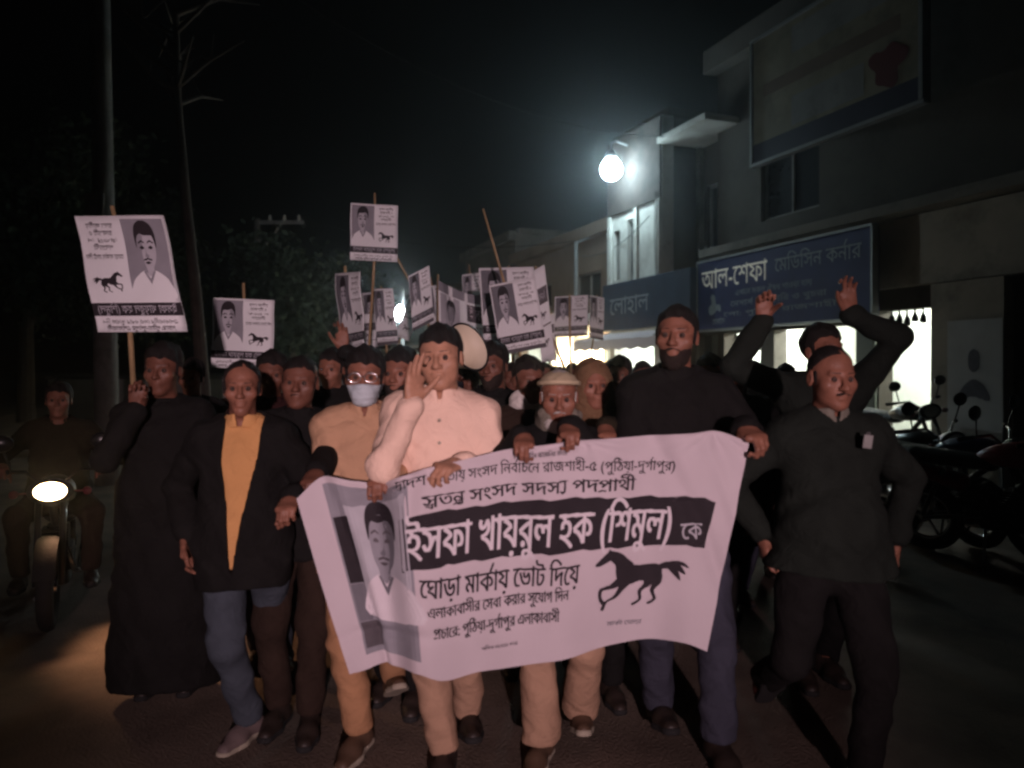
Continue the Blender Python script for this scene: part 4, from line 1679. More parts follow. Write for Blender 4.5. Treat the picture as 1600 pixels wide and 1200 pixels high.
# ---- wires
for i, (a, b, sag, lab) in enumerate([((W(168, 0, 10.2).x - .1, 10.2, 8.4), tuple(FP(5.0, .7, 6.08)), .9, 'thin cable sagging across the street from the thick pole to the pale eave'),
                                      ((W(402, 0, 24).x + 1.3, 24, 6.32), (W(900, 0, 19.5).x, 19.5, 4.78), .5, 'thin cable from the crossarm pole to the unlit lamp post'),
                                      (tuple(FP(5.4, .8, 4.6)), tuple(FP(9.6, .3, 4.4)), .25, 'thin cable drooping over the pale lit building front')]):
    a, b = Vector(a), Vector(b)
    pts = [a.lerp(b, k / 16) - Vector((0, 0, sag * 4 * (k / 16) * (1 - k / 16))) for k in range(17)]
    tag(MB().tube(pts, .010, 5).build('cable', M['black_metal']), lab, 'cable')


# ------------------------------------------------------------------ motorcycles
def motorcycle(label, loc, rotz, paint, lit=False, group=None, steer=0.0):
    """front towards -y"""
    t = thing('motorcycle', label, 'motorcycle', loc, rotz, group)
    for y, nm in ((-.64, 'front_wheel'), (.60, 'rear_wheel')):
        mb = MB().torus((0, y, .30), .245, .052, (1, 0, 0), 28, 8)
        w = mb.build(nm, M['rubber'], t, True)
        mb = MB().torus((0, y, .30), .195, .018, (1, 0, 0), 24, 6)
        for k in range(6):
            a = k * pi / 3
            mb.tube([(0, y, .30), (0, y + .19 * cos(a), .30 + .19 * sin(a))], .012, 6)
        mb.tube([(-.05, y, .30), (.05, y, .30)], .045, 12)
        mb.build('rim', M['chrome'], w, True)
    mb = MB()
    mb.tube([(0, -.38, .84), (0, -.10, .62), (0, .05, .36), (0, .30, .36)], .028, 8)
    mb.tube([(0, -.36, .86), (0, .1, .78), (0, .72, .78)], .024, 8)
    for s in (-.07, .07):
        mb.tube([(s, .05, .40), (s, .60, .30)], .018, 8)
        mb.tube([(s, .42, .74), (s, .60, .32)], .022, 8)
    mb.build('frame', M['black_metal'], t, True)
    mb = MB()
    for s in (-.075, .075):
        mb.tube([(s, -.40, .92), (s, -.64, .30)], [.024, .020], 8)
    mb.box((-.10, -.44, .80), (.10, -.38, .84)).box((-.10, -.42, .90), (.10, -.36, .93))
    mb.build('fork', M['black_metal'], t, True)

    def ft(P):
        d = ell(P, (0, -.14, .86), (.135, .26, .125))
        d = smin(d, ell(P, (0, .02, .84), (.10, .18, .09)), .05)
        return np.maximum(d, .80 - P[..., 2])
    V, F = nets(ft, (-.2, -.45, .72), (.2, .25, 1.02), .018)
    mobj('fuel_tank', V, F, paint, t, True)

    def fs(P):
        d = cap(P, (0, .08, .80), (0, .66, .83), .062, .070, sx=1.9)
        return smin(d, cap(P, (0, .66, .83), (0, .74, .86), .06, .04, sx=1.7), .03)
    V, F = nets(fs, (-.18, -.02, .70), (.18, .85, .96), .018)
    mobj('seat', V, F, M['vinyl'], t, True)

    def fp(P):
        d = cap(P, (0, .32, .62), (0, .76, .74), .07, .045, sx=1.8)
        return np.maximum(d, P[..., 2] - .76)
    V, F = nets(fp, (-.17, .18, .50), (.17, .86, .80), .018)
    mobj('side_panel', V, F, paint, t, True)
    mb = MB()
    mb.box((-.11, -.16, .28), (.11, .16, .46), bev=.03)
    for k in range(6):
        mb.box((-.085, -.16 - .01 * k, .475 + k * .022), (.085, .04 - .01 * k, .487 + k * .022))
    mb.tube([(0, -.08, .46), (0, -.12, .62)], .055, 10)
    mb.build('engine', M['rubber'], t)
    MB().tube([(.06, -.16, .50), (.12, -.20, .30), (.14, .1, .22), (.15, .42, .26), (.16, .86, .36)], [.018, .018, .022, .042, .048], 10).build('exhaust', M['chrome'], t, True)
    for y, nm, a0, a1 in ((-.64, 'front_fender', .35, 2.2), (.60, 'rear_fender', .3, 2.3)):
        mb = MB()
        m = 10
        V, F = [], []
        for k in range(m + 1):
            a = a0 + (a1 - a0) * k / m
            for x, r in ((-.065, .315), (-.04, .332), (.04, .332), (.065, .315)):
                V.append((x, y + r * cos(pi - a) * (1 if y < 0 else -1), .30 + r * sin(a)))
        for k in range(m):
            for j in range(3):
                F.append((k * 4 + j, k * 4 + j + 1, k * 4 + j + 5, k * 4 + j + 4))
        mb.add(V, F).build(nm, M['rubber'], t, True)
    mb = MB()
    mb.tube([(-.36, -.22, 1.03), (-.16, -.36, 1.04), (-.06, -.40, .95), (.06, -.40, .95), (.16, -.36, 1.04), (.36, -.22, 1.03)], .013, 8)
    hb = mb.build('handlebar', M['chrome'], t, True)
    for s in (-1, 1):
        MB().tube([(s * .27, -.285, 1.035), (s * .37, -.215, 1.03)], .018, 8).build('grip', M['rubber'], hb, True)
        mb = MB().tube([(s * .25, -.30, 1.04), (s * .30, -.33, 1.20)], .007, 6)
        mb.lathe([(.001, -.012), (.045, -.012), (.062, 0), (.055, .012), (.001, .014)], Matrix.Translation((s * .31, -.33, 1.24)) @ Matrix.Scale(1.3, 4, (1, 0, 0)) @ Matrix.Rotation(pi / 2, 4, 'X'), 16)
        mi = mb.build('mirror', M['black_metal'], t, True)
        MB().lathe([(.001, .0), (.05, .0), (.05, .003), (.001, .003)], Matrix.Translation((s * .31, -.314, 1.24)) @ Matrix.Scale(1.3, 4, (1, 0, 0)) @ Matrix.Rotation(-pi / 2, 4, 'X'), 16).build('mirror_glass', M['chrome'], mi)
        mb = MB().tube([(s * .10, -.42, .90), (s * .20, -.44, .90)], .008, 6)
        mb.lathe([(.012, -.03), (.03, -.01), (.026, .03)], Matrix.Translation((s * .22, -.45, .90)) @ Matrix.Rotation(pi / 2, 4, 'X'), 12)
        mb.build('indicator', M['signred'], t, True)
    HMx = Matrix.Translation((0, -.47, .915)) @ Matrix.Diagonal((1.55, 1, .98, 1)) @ Matrix.Rotation(pi / 2, 4, 'X')
    h = MB().lathe([(.03, -.10), (.07, -.06), (.088, 0), (.092, .03), (.086, .036)], HMx, 24).build('headlight', M['black_metal'], t, True)
    MB().lathe([(.001, .046), (.05, .042), (.084, .028), (.084, .02), (.001, .02)], HMx, 24, False).build('lens', M['lens'] if not lit else M['headglow'], h, True)
    MB().box((-.06, .82, .70), (.06, .86, .76), bev=.01).build('tail_light', M['signred'], t)
    mb = MB()
    mb.tube([(0, .15, .26), (-.16, .12, .02)], .012, 6)
    mb.build('side_stand', M['steelpole'], t)
    return t


M['headglow'] = emat('headlight_glow', (1.0, 0.66, 0.32), 32)
hp = W(88, 773, 4.65)
ML = motorcycle('motorcycle with its warm headlight lit, ridden at the left edge', (hp.x - .22, hp.y + .38, hp.z - .915 * .88), radians(26), M['black_metal'], True)
hs_ = bpy.data.lights.new('headlight_beam', 'SPOT')
hs_.energy = 60
hs_.color = (1.0, 0.50, 0.28)
hs_.spot_size = radians(66)
hs_.spot_blend = .8
hs_.shadow_soft_size = .06
ho = bpy.data.objects.new('headlight_beam', hs_)
ho.location = (0, -.56, .93)
ho.rotation_euler = (radians(58), 0, radians(180 - 25))
ho.rotation_euler = Vector((.55, -.55, -.75)).to_track_quat('-Z', 'Y').to_euler()
ho.parent = ML
ML.scale = (.88, .88, .88)
ML.location.z = 0.0
COL.objects.link(ho)

for u, v, Y, rz, pt, lab in [(1432, 760, 7.2, 20, 'black_metal', 'dark parked motorcycle facing the road, nearest the marcher with the badge'),
                             (1505, 760, 6.6, 32, 'blue_metal', 'second parked motorcycle from the marcher with the badge, leaning by the kerb'),
                             (1575, 760, 6.1, 40, 'red_metal', 'reddish parked motorcycle at the right edge by the grey poster board'),
                             (1420, 760, 9.4, 12, 'black_metal', 'parked motorcycle in front of the narrow lit shop opening')]:
    p = W(u, v, Y)
    b_inside = (FM.inverted() @ Vector((p.x, p.y, 0))).y
    o = motorcycle(lab, (p.x, p.y, .14 if b_inside < 1.55 else 0.0), radians(rz), M[pt], False, 'motorcycles parked along the shops')
    o.rotation_euler = (0, radians(-7), radians(rz))


# ------------------------------------------------------------------ the banner
# control columns: share along the cloth, top pixel, top distance, bottom pixel, bottom distance
BC = np.array([(0.00, 462, 780, 2.78, 545, 1056, 2.76), (0.06, 502, 746, 2.79, 572, 1049, 2.76), (0.13, 552, 752, 2.80, 598, 1036, 2.80), (0.20, 592, 755, 2.80, 622, 1038, 2.82),
               (0.265, 632, 742, 2.72, 655, 1052, 2.74), (0.33, 688, 727, 2.75, 695, 1065, 2.74), (0.42, 750, 712, 2.78, 755, 1052, 2.77), (0.50, 805, 701, 2.79, 808, 1040, 2.78),
               (0.65, 910, 688, 2.80, 900, 1024, 2.80), (0.80, 1020, 681, 2.81, 988, 1003, 2.82), (0.88, 1078, 677, 2.80, 1032, 998, 2.84), (0.94, 1122, 674, 2.80, 1070, 1002, 2.82), (1.00, 1168, 690, 2.82, 1104, 1017, 2.80)])


def banner_pt(s, t, off=0.0):
    s = np.clip(np.asarray(s, float), 0, 1)
    t = np.asarray(t, float)
    K = BC[:, 0]
    i = np.clip(np.searchsorted(K, s, side='right') - 1, 0, len(K) - 2)
    f = (s - K[i]) / (K[i + 1] - K[i])

    def tan(j):
        a = np.clip(j - 1, 0, len(K) - 1)
        b = np.clip(j + 1, 0, len(K) - 1)
        return (BC[b, 1:] - BC[a, 1:]) / (K[b] - K[a])[..., None]
    h = (K[i + 1] - K[i])[..., None]
    f = f[..., None]
    C = (2 * f ** 3 - 3 * f ** 2 + 1) * BC[i, 1:] + (f ** 3 - 2 * f ** 2 + f) * h * tan(i) + (-2 * f ** 3 + 3 * f ** 2) * BC[i + 1, 1:] + (f ** 3 - f ** 2) * h * tan(i + 1)
    T = np.stack(((C[..., 0] - 800) / FPX * C[..., 2], C[..., 2], CAM_H - (C[..., 1] - HOR) / FPX * C[..., 2]), -1)
    B = np.stack(((C[..., 3] - 800) / FPX * C[..., 5], C[..., 5], CAM_H - (C[..., 4] - HOR) / FPX * C[..., 5]), -1)
    t_ = t[..., None]
    P = T * (1 - t_) + B * t_
    # hanging folds
    bay = 4 * t * (1 - t)
    dy = .020 * np.sin(17 * s + 1.2 * t) * (.4 + .6 * t) + .012 * np.sin(41 * s - 3 * t + 1) * (1 - .6 * t) - .03 * bay * np.exp(-((s - .5) / .35) ** 2)
    dy = dy + .016 * np.exp(-((s - .30 + .05 * t) / .018) ** 2) * np.cos(2 * t) + .02 * np.exp(-((t - .80 - .25 * s + .9 * s * s) / .03) ** 2) * np.exp(-((s - .16) / .13) ** 2)
    dy = dy + .014 * np.exp(-(((s - .86) - .30 * (t - .2)) / .022) ** 2) - .012 * np.exp(-(((s - .93) - .28 * (t - .1)) / .02) ** 2) + .02 * np.exp(-(((s - .06) - .09 * t) / .02) ** 2)
    # creases fanning out from the gripping hands
    for hs0 in (.52, .62, .655, .93, .2, .3):
        r = np.sqrt(((s - hs0) * 1.9) ** 2 + t ** 2) + 1e-3
        an = np.arctan2(s - hs0, t + 1e-3)
        dy = dy + .006 * np.sin(9 * an + hs0 * 40) * np.exp(-r / .22) * np.clip(r / .03, 0, 1)
    P[..., 1] += dy - off
    return P


_S, _T = np.meshgrid(np.linspace(0, 1, 500), np.linspace(0, 1, 260), indexing='ij')
_BP = banner_pt(_S, _T)
_U = 800 + _BP[..., 0] / _BP[..., 1] * FPX
_Vv = HOR - (_BP[..., 2] - CAM_H) / _BP[..., 1] * FPX


def bst(u, v):
    k = np.argmin((_U - u) ** 2 + (_Vv - v) ** 2)
    return np.array((_S.ravel()[k], _T.ravel()[k]))


ban = thing('banner', 'wide white cloth election banner with bold black Bengali lettering held by the front row', 'banner', (0, 2.75, 0))
NS, NT = 220, 90
s_, t_ = np.meshgrid(np.linspace(0, 1, NS), np.linspace(0, 1, NT), indexing='ij')
V = banner_pt(s_, t_).reshape(-1, 3) - np.array((0, 2.75, 0))
idx = np.arange(NS * NT).reshape(NS, NT)
F = np.stack((idx[:-1, :-1], idx[:-1, 1:], idx[1:, 1:], idx[1:, :-1]), -1).reshape(-1, 4)
mobj('cloth', V, F, M['white_cloth'], ban, True)


def bmap(off):
    return lambda X, Y: banner_pt(X, Y, off) - np.array((0, 2.75, 0))


def bpoly(name, px, mt, off, row=.012, st=False):
    pts = [tuple(p) if st else tuple(bst(*p)) for p in px]
    return ink(name, poly_edges(pts), row, bmap(off), M[mt], ban, .012)


def btext(s, p0, p1, h, mt, off=.004, row=.006, grow=.0004):
    """p0, p1: photo pixels of the two ends of the letters' head line; h: letter height below it in pixels"""
    A, B = bst(*p0), bst(*p1)
    D = bst(p0[0] + (p1[1] - p0[1]) / (p1[0] - p0[0]) * -h * .3, p0[1] + h) - A
    E, x0, x1 = text_edges(s)
    u = (E[:, [0, 2]] - x0) / (x1 - x0)
    w = 1 - E[:, [1, 3]] / MATRA
    G = np.zeros_like(E)
    G[:, [0, 2]] = A[0] + (B - A)[0] * u + D[0] * w
    G[:, [1, 3]] = A[1] + (B - A)[1] * u + D[1] * w
    return ink('lettering', G, row, bmap(off), M[mt], ban, .012, grow)


# portrait block on the left
bpoly('portrait_border', [(.055, .035), (.27, .035), (.275, .93), (.07, .93)], 'ink_mid', .0015, .015, True)
bpoly('portrait_ground', [(.095, .15), (.262, .085), (.268, .735), (.12, .735)], 'ink_pale', .0025, .015, True)
bpoly('side_band', [(.063, .22), (.100, .20), (.112, .56), (.07, .56)], 'ink', .0028, .015, True)
bpoly('side_band', [(.07, .565), (.112, .565), (.122, .76), (.074, .76)], 'ink_grey', .0028, .015, True)
bpoly('side_band', [(.074, .765), (.15, .765), (.15, .90), (.078, .90)], 'ink_dark', .0028, .015, True)


def bportrait(x0, y0, w, h):
    for nm, pts, mt, o in (('portrait_shirt', PT_SHIRT, 'ink_white', .0034), ('portrait_face', PT_FACE, 'ink_mid', .0040), ('portrait_shade', PT_SHADE, 'ink_grey', .0045), ('portrait_hair', PT_HAIR, 'ink', .0050)):
        q = [(x0 + p[0] * w + (1 - p[1]) * .012, y0 + (1 - p[1]) * h) for p in pts]
        ink(nm, poly_edges(q), .008, bmap(o), M[mt], ban, .012)
    E = np.concatenate([poly_edges([(x0 + p[0] * w + (1 - p[1]) * .012, y0 + (1 - p[1]) * h) for p in q][::d]) for q, d in ((PT_EYE1, 1), (PT_EYE2, 1), (PT_BROW1, 1), (PT_BROW2, 1), (PT_STACHE, 1), (PT_MOUTH, 1))])
    ink('portrait_shading', np.concatenate([poly_edges([(x0 + p[0] * w + (1 - p[1]) * .012, y0 + (1 - p[1]) * h) for p in q]) for q in (PT_NOSE, PT_COLLAR)]), .004, bmap(.0053), M['ink_grey'], ban, .012)
    ink('portrait_features', E, .004, bmap(.0056), M['ink_dark'], ban, .012)


bportrait(.098, .105, .178, .63)
# the black name band with white letters
bpoly('name_band', [(622, 812), (700, 797), (800, 783), (900, 777), (1000, 776), (1060, 775), (1119, 784), (1101, 856), (1040, 850), (1000, 853), (930, 858), (800, 868), (700, 882), (628, 894)], 'ink', .0022)
btext(T_L3, (634, 828), (1052, 797), 44, 'ink_white', .0045, .005, .0016)
btext(T_KE, (1064, 818), (1096, 817), 24, 'ink_pale', .0045, .005)
btext(T_BISM, (803, 709), (886, 703), 7, 'ink_dark', .003, .003)
btext(T_L1, (618, 754), (1056, 722), 13, 'ink', .003, .004)
btext(T_L2, (659, 776), (994, 748), 19, 'ink', .003, .004, .0009)
btext(T_L4, (655, 906), (907, 882), 27, 'ink', .003, .005, .0010)
btext(T_L5, (668, 951), (889, 921), 15, 'ink', .003, .004, .0007)
btext(T_L6, (678, 983), (874, 955), 15, 'ink', .003, .004, .0007)
btext('অিফস ০১৭১৮ ৩২৫', (752, 1011), (808, 1002), 5, 'ink_dark', .003, .003)
a_, b_, c_ = bst(924, 966), bst(1066, 952), bst(929, 862)
E = horse_edges(lambda p: tuple(a_ + (b_ - a_) * p[0] + (c_ - a_) * p[1]))
ink('horse_emblem', E, .005, bmap(.003), M['ink'], ban, .012)
btext('মাক^া েঘাড়া', (948, 972), (1002, 968), 5, 'ink_grey', .003, .003)


# ------------------------------------------------------------------ placards on sticks
def placard(label, tl, tr, bl, Y, style=0, mir=False, stick=(.5, -1.6, .15), stickside=1, tw=0.0, group='raised placards', matname='paper', bend=0.0):
    """tl, tr, bl: photo pixels of three corners at distance Y; tw turns the board about its upright axis. stick = (share along the width, how far below, how far above)"""
    A, B, C = W(*tl, Y), W(*tr, Y), W(*bl, Y)
    X = B - A
    Z = A - C
    w, h = X.length, Z.length
    x = X.normalized()
    if tw:
        w = w / cos(tw)
        x = (Matrix.Rotation(tw, 3, 'Z') @ x).normalized()
    z = (Z - x * Z.dot(x)).normalized()
    y = z.cross(x)
    R = Matrix((x, y, z)).transposed().to_4x4()
    shr = Z.dot(x) - 0.0 if not tw else 0.0
    shr -= z.dot(x) * h
    t = thing('placard', label, 'placard', C, 0, group)
    t.matrix_world = Matrix.Translation(C) @ R
    n = 14
    ph = (tl[0] * .37) % 6
    bendf = lambda px, pz: .012 * w * np.sin(5 * px / w + ph) * (pz / h) + bend * ((px / w - .5) ** 2) * w + .008 * np.sin(9 * pz / h + ph)

    def fm(off):
        def f(px, pz):
            px = np.asarray(px, float)
            pz = np.asarray(pz, float)
            if mir:
                px = w - px
            return np.stack((px + shr * pz / h, bendf(px, pz) - off, pz), -1)
        return f
    g1, g2 = np.meshgrid(np.linspace(0, w, n), np.linspace(0, h, n), indexing='ij')
    i = np.arange(n * n).reshape(n, n)
    V = np.concatenate((np.stack((g1 + shr * g2 / h, bendf(g1, g2), g2), -1).reshape(-1, 3), np.stack((g1 + shr * g2 / h, bendf(g1, g2) + .004, g2), -1).reshape(-1, 3)))
    F = np.stack((i[:-1, :-1], i[1:, :-1], i[1:, 1:], i[:-1, 1:]), -1).reshape(-1, 4)
    m = n * n
    ed = np.concatenate((i[:, 0], i[-1, 1:], i[::-1, -1][1:], i[0, ::-1][1:]))
    E = np.array([(ed[k], ed[k + 1], ed[k + 1] + m, ed[k] + m) for k in range(len(ed) - 1)])
    bd = mobj('board', V, np.concatenate((F, F[:, ::-1] + m, E)), M[matname], t, True)
    row = h / 60

    def pi_(nm, pts, mt, off):
        return ink(nm, poly_edges([(p[0] * w, p[1] * h) for p in pts]), row, fm(off), M[mt], t, w / 8)
    if style in (0, 1):
        pi_('portrait_ground', [(.03, .27), (.50, .27), (.50, .97), (.03, .97)], 'ink_mid' if style == 0 else 'ink_grey', .0025)
        for nm, pts, mt, o in (('portrait_shirt', PT_SHIRT, 'paper', .0034), ('portrait_face', PT_FACE, 'ink_pale', .0040), ('portrait_shade', PT_SHADE, 'ink_mid', .0046), ('portrait_hair', PT_HAIR, 'ink', .0052)):
            pi_(nm, shift(pts, .03, .27, .47, .68), mt, o)
        ink('portrait_features', np.concatenate([poly_edges([(p[0] * w, p[1] * h) for p in shift(q, .03, .27, .47, .68)]) for q in (PT_EYE1, PT_EYE2, PT_BROW1, PT_BROW2, PT_STACHE, PT_MOUTH)]), row * .5, fm(.0058), M['ink'], t)
        ink('portrait_shading', np.concatenate([poly_edges([(p[0] * w, p[1] * h) for p in shift(q, .03, .27, .47, .68)]) for q in (PT_NOSE, PT_COLLAR)]), row * .5, fm(.0055), M['ink_mid'], t)
        ink('horse_emblem', horse_edges(lambda p: ((.58 + p[0] * .34) * w, (.33 + p[1] * .19) * h)), row * .6, fm(.003), M['ink'], t, w / 8)
        for k, (s, a, b) in enumerate(((T_L1[:14], .60, .90), ('রাজশাহী-৫', .62, .88), (T_L2[:12], .58, .92), ('পদপ_াথ^ী', .64, .86), ('েঘাড়া মাক^ায় েভাট িদন', .54, .96))):
            E, x0, x1 = text_edges(s)
            G = E.copy()
            G[:, [0, 2]] = (a + (E[:, [0, 2]] - x0) / (x1 - x0) * (b - a)) * w
            zt = (.90 - .062 * k - (.02 if k == 4 else 0)) * h
            G[:, [1, 3]] = zt + E[:, [1, 3]] / MATRA * .034 * h
            ink('lettering', G, row * .5, fm(.003), M['ink_dark'], t)
        pi_('name_band', [(.0, .14), (1.0, .14), (1.0, .25), (.0, .25)], 'ink', .0025)
        for s, a, b, z0, hh, mt in ((T_L3, .06, .94, .165, .062, 'ink_pale'), (T_L5, .08, .92, .07, .034, 'ink_dark'), (T_L6, .12, .88, .015, .034, 'ink_dark')):
            E, x0, x1 = text_edges(s)
            G = E.copy()
            G[:, [0, 2]] = (a + (E[:, [0, 2]] - x0) / (x1 - x0) * (b - a)) * w
            G[:, [1, 3]] = (z0 + E[:, [1, 3]] / MATRA * hh) * h
            ink('lettering', G, row * .5, fm(.0045), M[mt], t)
        if style == 1:
            pi_('foot_band', [(.0, -.0), (1.0, -.0), (1.0, .06), (.0, .06)], 'ink_dark', .0022)
    elif style == 2:                                   # strip of text panels
        pi_('name_band', [(.05, .60), (.95, .60), (.95, .78), (.05, .78)], 'ink_dark', .0025)
        E, x0, x1 = text_edges('ইসফা')
        G = E.copy()
        G[:, [0, 2]] = (.2 + (E[:, [0, 2]] - x0) / (x1 - x0) * .6) * w
        G[:, [1, 3]] = (.64 + E[:, [1, 3]] / MATRA * .09) * h
        ink('lettering', G, row, fm(.0045), M['ink_pale'], t)
        ink('horse_emblem', horse_edges(lambda p: ((.25 + p[0] * .5) * w, (.42 + p[1] * .12) * h)), row * .6, fm(.003), M['ink_dark'], t)
        pi_('rule', [(.0, .355), (1.0, .355), (1.0, .37), (.0, .37)], 'ink_dark', .003)
        ink('horse_emblem', horse_edges(lambda p: ((.25 + p[0] * .5) * w, (.12 + p[1] * .12) * h)), row * .6, fm(.003), M['ink_dark'], t)
    sx, dn, upp = stick
    yb = bendf(np.array(sx * w), np.array(h * .5)) + (.034 if stickside > 0 else -.02)
    MB().tube([(sx * w - .02, float(yb), dn), (sx * w + shr * .5, float(yb) + .004, h * .5), (sx * w + shr * 1.0 + (.012 if upp > .3 else .0) - upp * .16, float(yb) - .01, h + upp)], [.013, .012, .010], 8).build('stick', M['bamboo'], t, True)
    return t


placard('largest placard, tilted and printed back to front, above the dark marcher on the left', (116, 341), (256, 340), (152, 519), 3.55, 0, True, (.42, -.30, .05))
placard('placard with a portrait and horse raised just above the man with the yellow shirt', (333, 465), (429, 469), (330, 574), 5.2, 0, False, (.50, -.75, .11))
placard('highest placard in the middle, raised clear above the cluster of other placards', (548, 317), (622, 321), (547, 406), 6.6, 0, False, (.52, -1.75, .10))
placard('large front placard with portrait beside the tall bare stick, right of the megaphone', (764, 446), (836, 432), (782, 556), 6.2, 1, False, (.42, -.62, .62), 1)
placard('placard half hidden behind the large front placard, its hair and text showing on top', (748, 419), (834, 417), (756, 538), 6.9, 1, False, (.55, -.7, .02))
placard('narrow dim placard turned almost edge-on at the left end of the placard cluster', (537, 428), (562, 424), (534, 556), 5.6, 1, False, (.5, -.6, .05), 1, radians(68))
placard('small bluish placard behind the turned one, left of the far white lamp', (571, 458), (612, 455), (572, 548), 9.2, 1, False, (.5, -.9, .04), 1, radians(-20))
placard('lower narrow text placard beneath the small bluish placard', (566, 492), (590, 490), (562, 556), 8.0, 2, False, (.5, -.8, .02), 1)
placard('white placard in front of the far lamp with light glowing through it', (622, 430), (643, 438), (617, 524), 9.8, 2, False, (.5, -1.0, .04), 1, radians(30))
placard('dim grey placard on a long stick right of the far lamp', (641, 438), (674, 421), (645, 518), 7.2, 1, False, (.40, -.7, .78), 1)
placard('tilted white strip placard with a small black label right of the large front placard', (836, 436), (857, 424), (846, 566), 7.0, 2, False, (.5, -.9, .03), 1)
placard('pale grey placard with its stick in front, before the warm shop light', (867, 464), (919, 461), (866, 527), 8.8, 1, False, (.45, -.85, .02), -1)

placard('bluish placard close behind the turned one, third from the left end of the cluster', (592, 452), (622, 449), (590, 540), 7.6, 1, False, (.5, -.8, .03), 1, radians(25))
placard('pale placard right of the far lamp, partly behind the dim grey one', (668, 448), (700, 444), (670, 530), 8.4, 1, False, (.5, -.8, .10), 1, radians(-15))
placard('upright pale placard between the second banner and the large front placard', (722, 430), (752, 426), (724, 508), 9.4, 0, False, (.5, -1.0, .12), 1)
placard('white strip placard below the tilted strip, lowest at the right of the cluster', (846, 492), (866, 490), (848, 566), 8.2, 2, False, (.5, -.7, .02), 1)
placard('small far placard right of the pale grey one, before the pale awning', (922, 462), (944, 466), (921, 528), 10.5, 1, False, (.5, -.9, .02), 1)

# second, smaller banner carried behind
b2 = thing('banner', 'second smaller banner with a portrait carried behind the crowd left of the front placard', 'banner', W(685, 534, 8.0))
o2 = Vector(b2.location)


def b2map(off):
    A, B, C, D = W(684, 437, 8.0), W(765, 462, 7.9), W(686, 532, 8.0), W(768, 556, 7.9)

    def f(X, Y):
        X = np.asarray(X, float)[..., None]
        Y = np.asarray(Y, float)[..., None]
        P = (np.array(C) * (1 - X) + np.array(D) * X) * (1 - Y) + (np.array(A) * (1 - X) + np.array(B) * X) * Y
        P[..., 1] += (.03 * np.sin(9 * X + 2 * Y) + .015 * np.sin(21 * X))[..., 0] - off
        P[..., 2] -= (.05 * np.sin(pi * X) * Y)[..., 0]
        return P - np.array(o2)
    return f


g1, g2 = np.meshgrid(np.linspace(0, 1, 40), np.linspace(0, 1, 24), indexing='ij')
i = np.arange(40 * 24).reshape(40, 24)
mobj('cloth', b2map(0)(g1, g2).reshape(-1, 3), np.stack((i[:-1, :-1], i[1:, :-1], i[1:, 1:], i[:-1, 1:]), -1).reshape(-1, 4), M['paper'], b2, True)
for nm, pts, mt, o in (('top_band', [(0, .84), (1, .84), (1, 1), (0, 1)], 'ink_mid', .003), ('portrait_ground', [(.04, .12), (.42, .12), (.42, .82), (.04, .82)], 'ink_pale', .003), ('portrait_shirt', shift(PT_SHIRT, .08, .1, .34, .66), 'ink_white', .004),
                       ('portrait_face', shift(PT_FACE, .08, .1, .34, .66), 'ink_mid', .005), ('portrait_shade', shift(PT_SHADE, .08, .1, .34, .66), 'ink_grey', .006), ('portrait_hair', shift(PT_HAIR, .08, .1, .34, .66), 'ink', .007), ('name_band', [(.56, .50), (1, .50), (1, .80), (.56, .80)], 'ink_dark', .003)):
    ink(nm, poly_edges(pts), .02, b2map(o), M[mt], b2, .1)
for s, a, b, z, h, mt in (('ইসফা', .60, .99, .56, .17, 'ink_white'), ('মাক^ায় েভাট', .5, .98, .36, .07, 'ink_dark'), (T_L6[:9], .5, .98, .24, .06, 'ink_dark')):
    E, x0, x1 = text_edges(s)
    G = E.copy()
    G[:, [0, 2]] = a + (E[:, [0, 2]] - x0) / (x1 - x0) * (b - a)
    G[:, [1, 3]] = z + E[:, [1, 3]] / MATRA * h
    ink('lettering', G, .012, b2map(.006), M[mt], b2, .1)
mb = MB()
for u in (684, 765):
    p = W(u, 437 if u == 684 else 460, 8.02) - o2
    mb.tube([p + Vector((0, .02, .06)), p + Vector((0, .02, -1.3))], .012, 8)
mb.build('pole', M['bamboo'], b2, True)

# megaphone bell behind the shouting man
mg = thing('megaphone', 'cream megaphone horn beside the head of the shouting man in the pale shirt', 'megaphone', W(716, 552, 4.0))
Rm = Vector((.62, -.55, .35)).to_track_quat('Z', 'Y').to_matrix().to_4x4()
MB().lathe([(.03, -.30), (.035, -.20), (.045, -.12), (.065, -.05), (.095, .02), (.125, .07), (.132, .085), (.126, .085), (.09, .02), (.06, -.05), (.04, -.12)], Rm, 28, False).build('horn_bell', M['horn'], mg, True)
MB().torus(Rm @ Vector((0, 0, .085)), .131, .006, tuple(Rm.to_3x3() @ Vector((0, 0, 1))), 32, 8).build('rim', M['black_metal'], mg, True)
mb = MB().lathe([(.04, -.38), (.045, -.37), (.045, -.29), (.03, -.285)], Rm, 16)
mb.build('driver', M['steelpole'], mg, True)
MB().tube([Rm @ Vector((0, 0, -.30)), Rm @ Vector((0, 0, -.30)) + Vector((0, .02, -.17))], .016, 8).build('handle', M['black_metal'], mg, True)

# ------------------------------------------------------------------ the marchers
GR = (0, -1, -.35)      # gripping: fingers forward over the edge of the cloth, palm down
DN = (0, -.15, -1)


def grip(u, v, Y, curl=.95, d=GR, n=(0, .25, -1), *rest):
    return (W(u, v, Y), d, n, curl) + rest


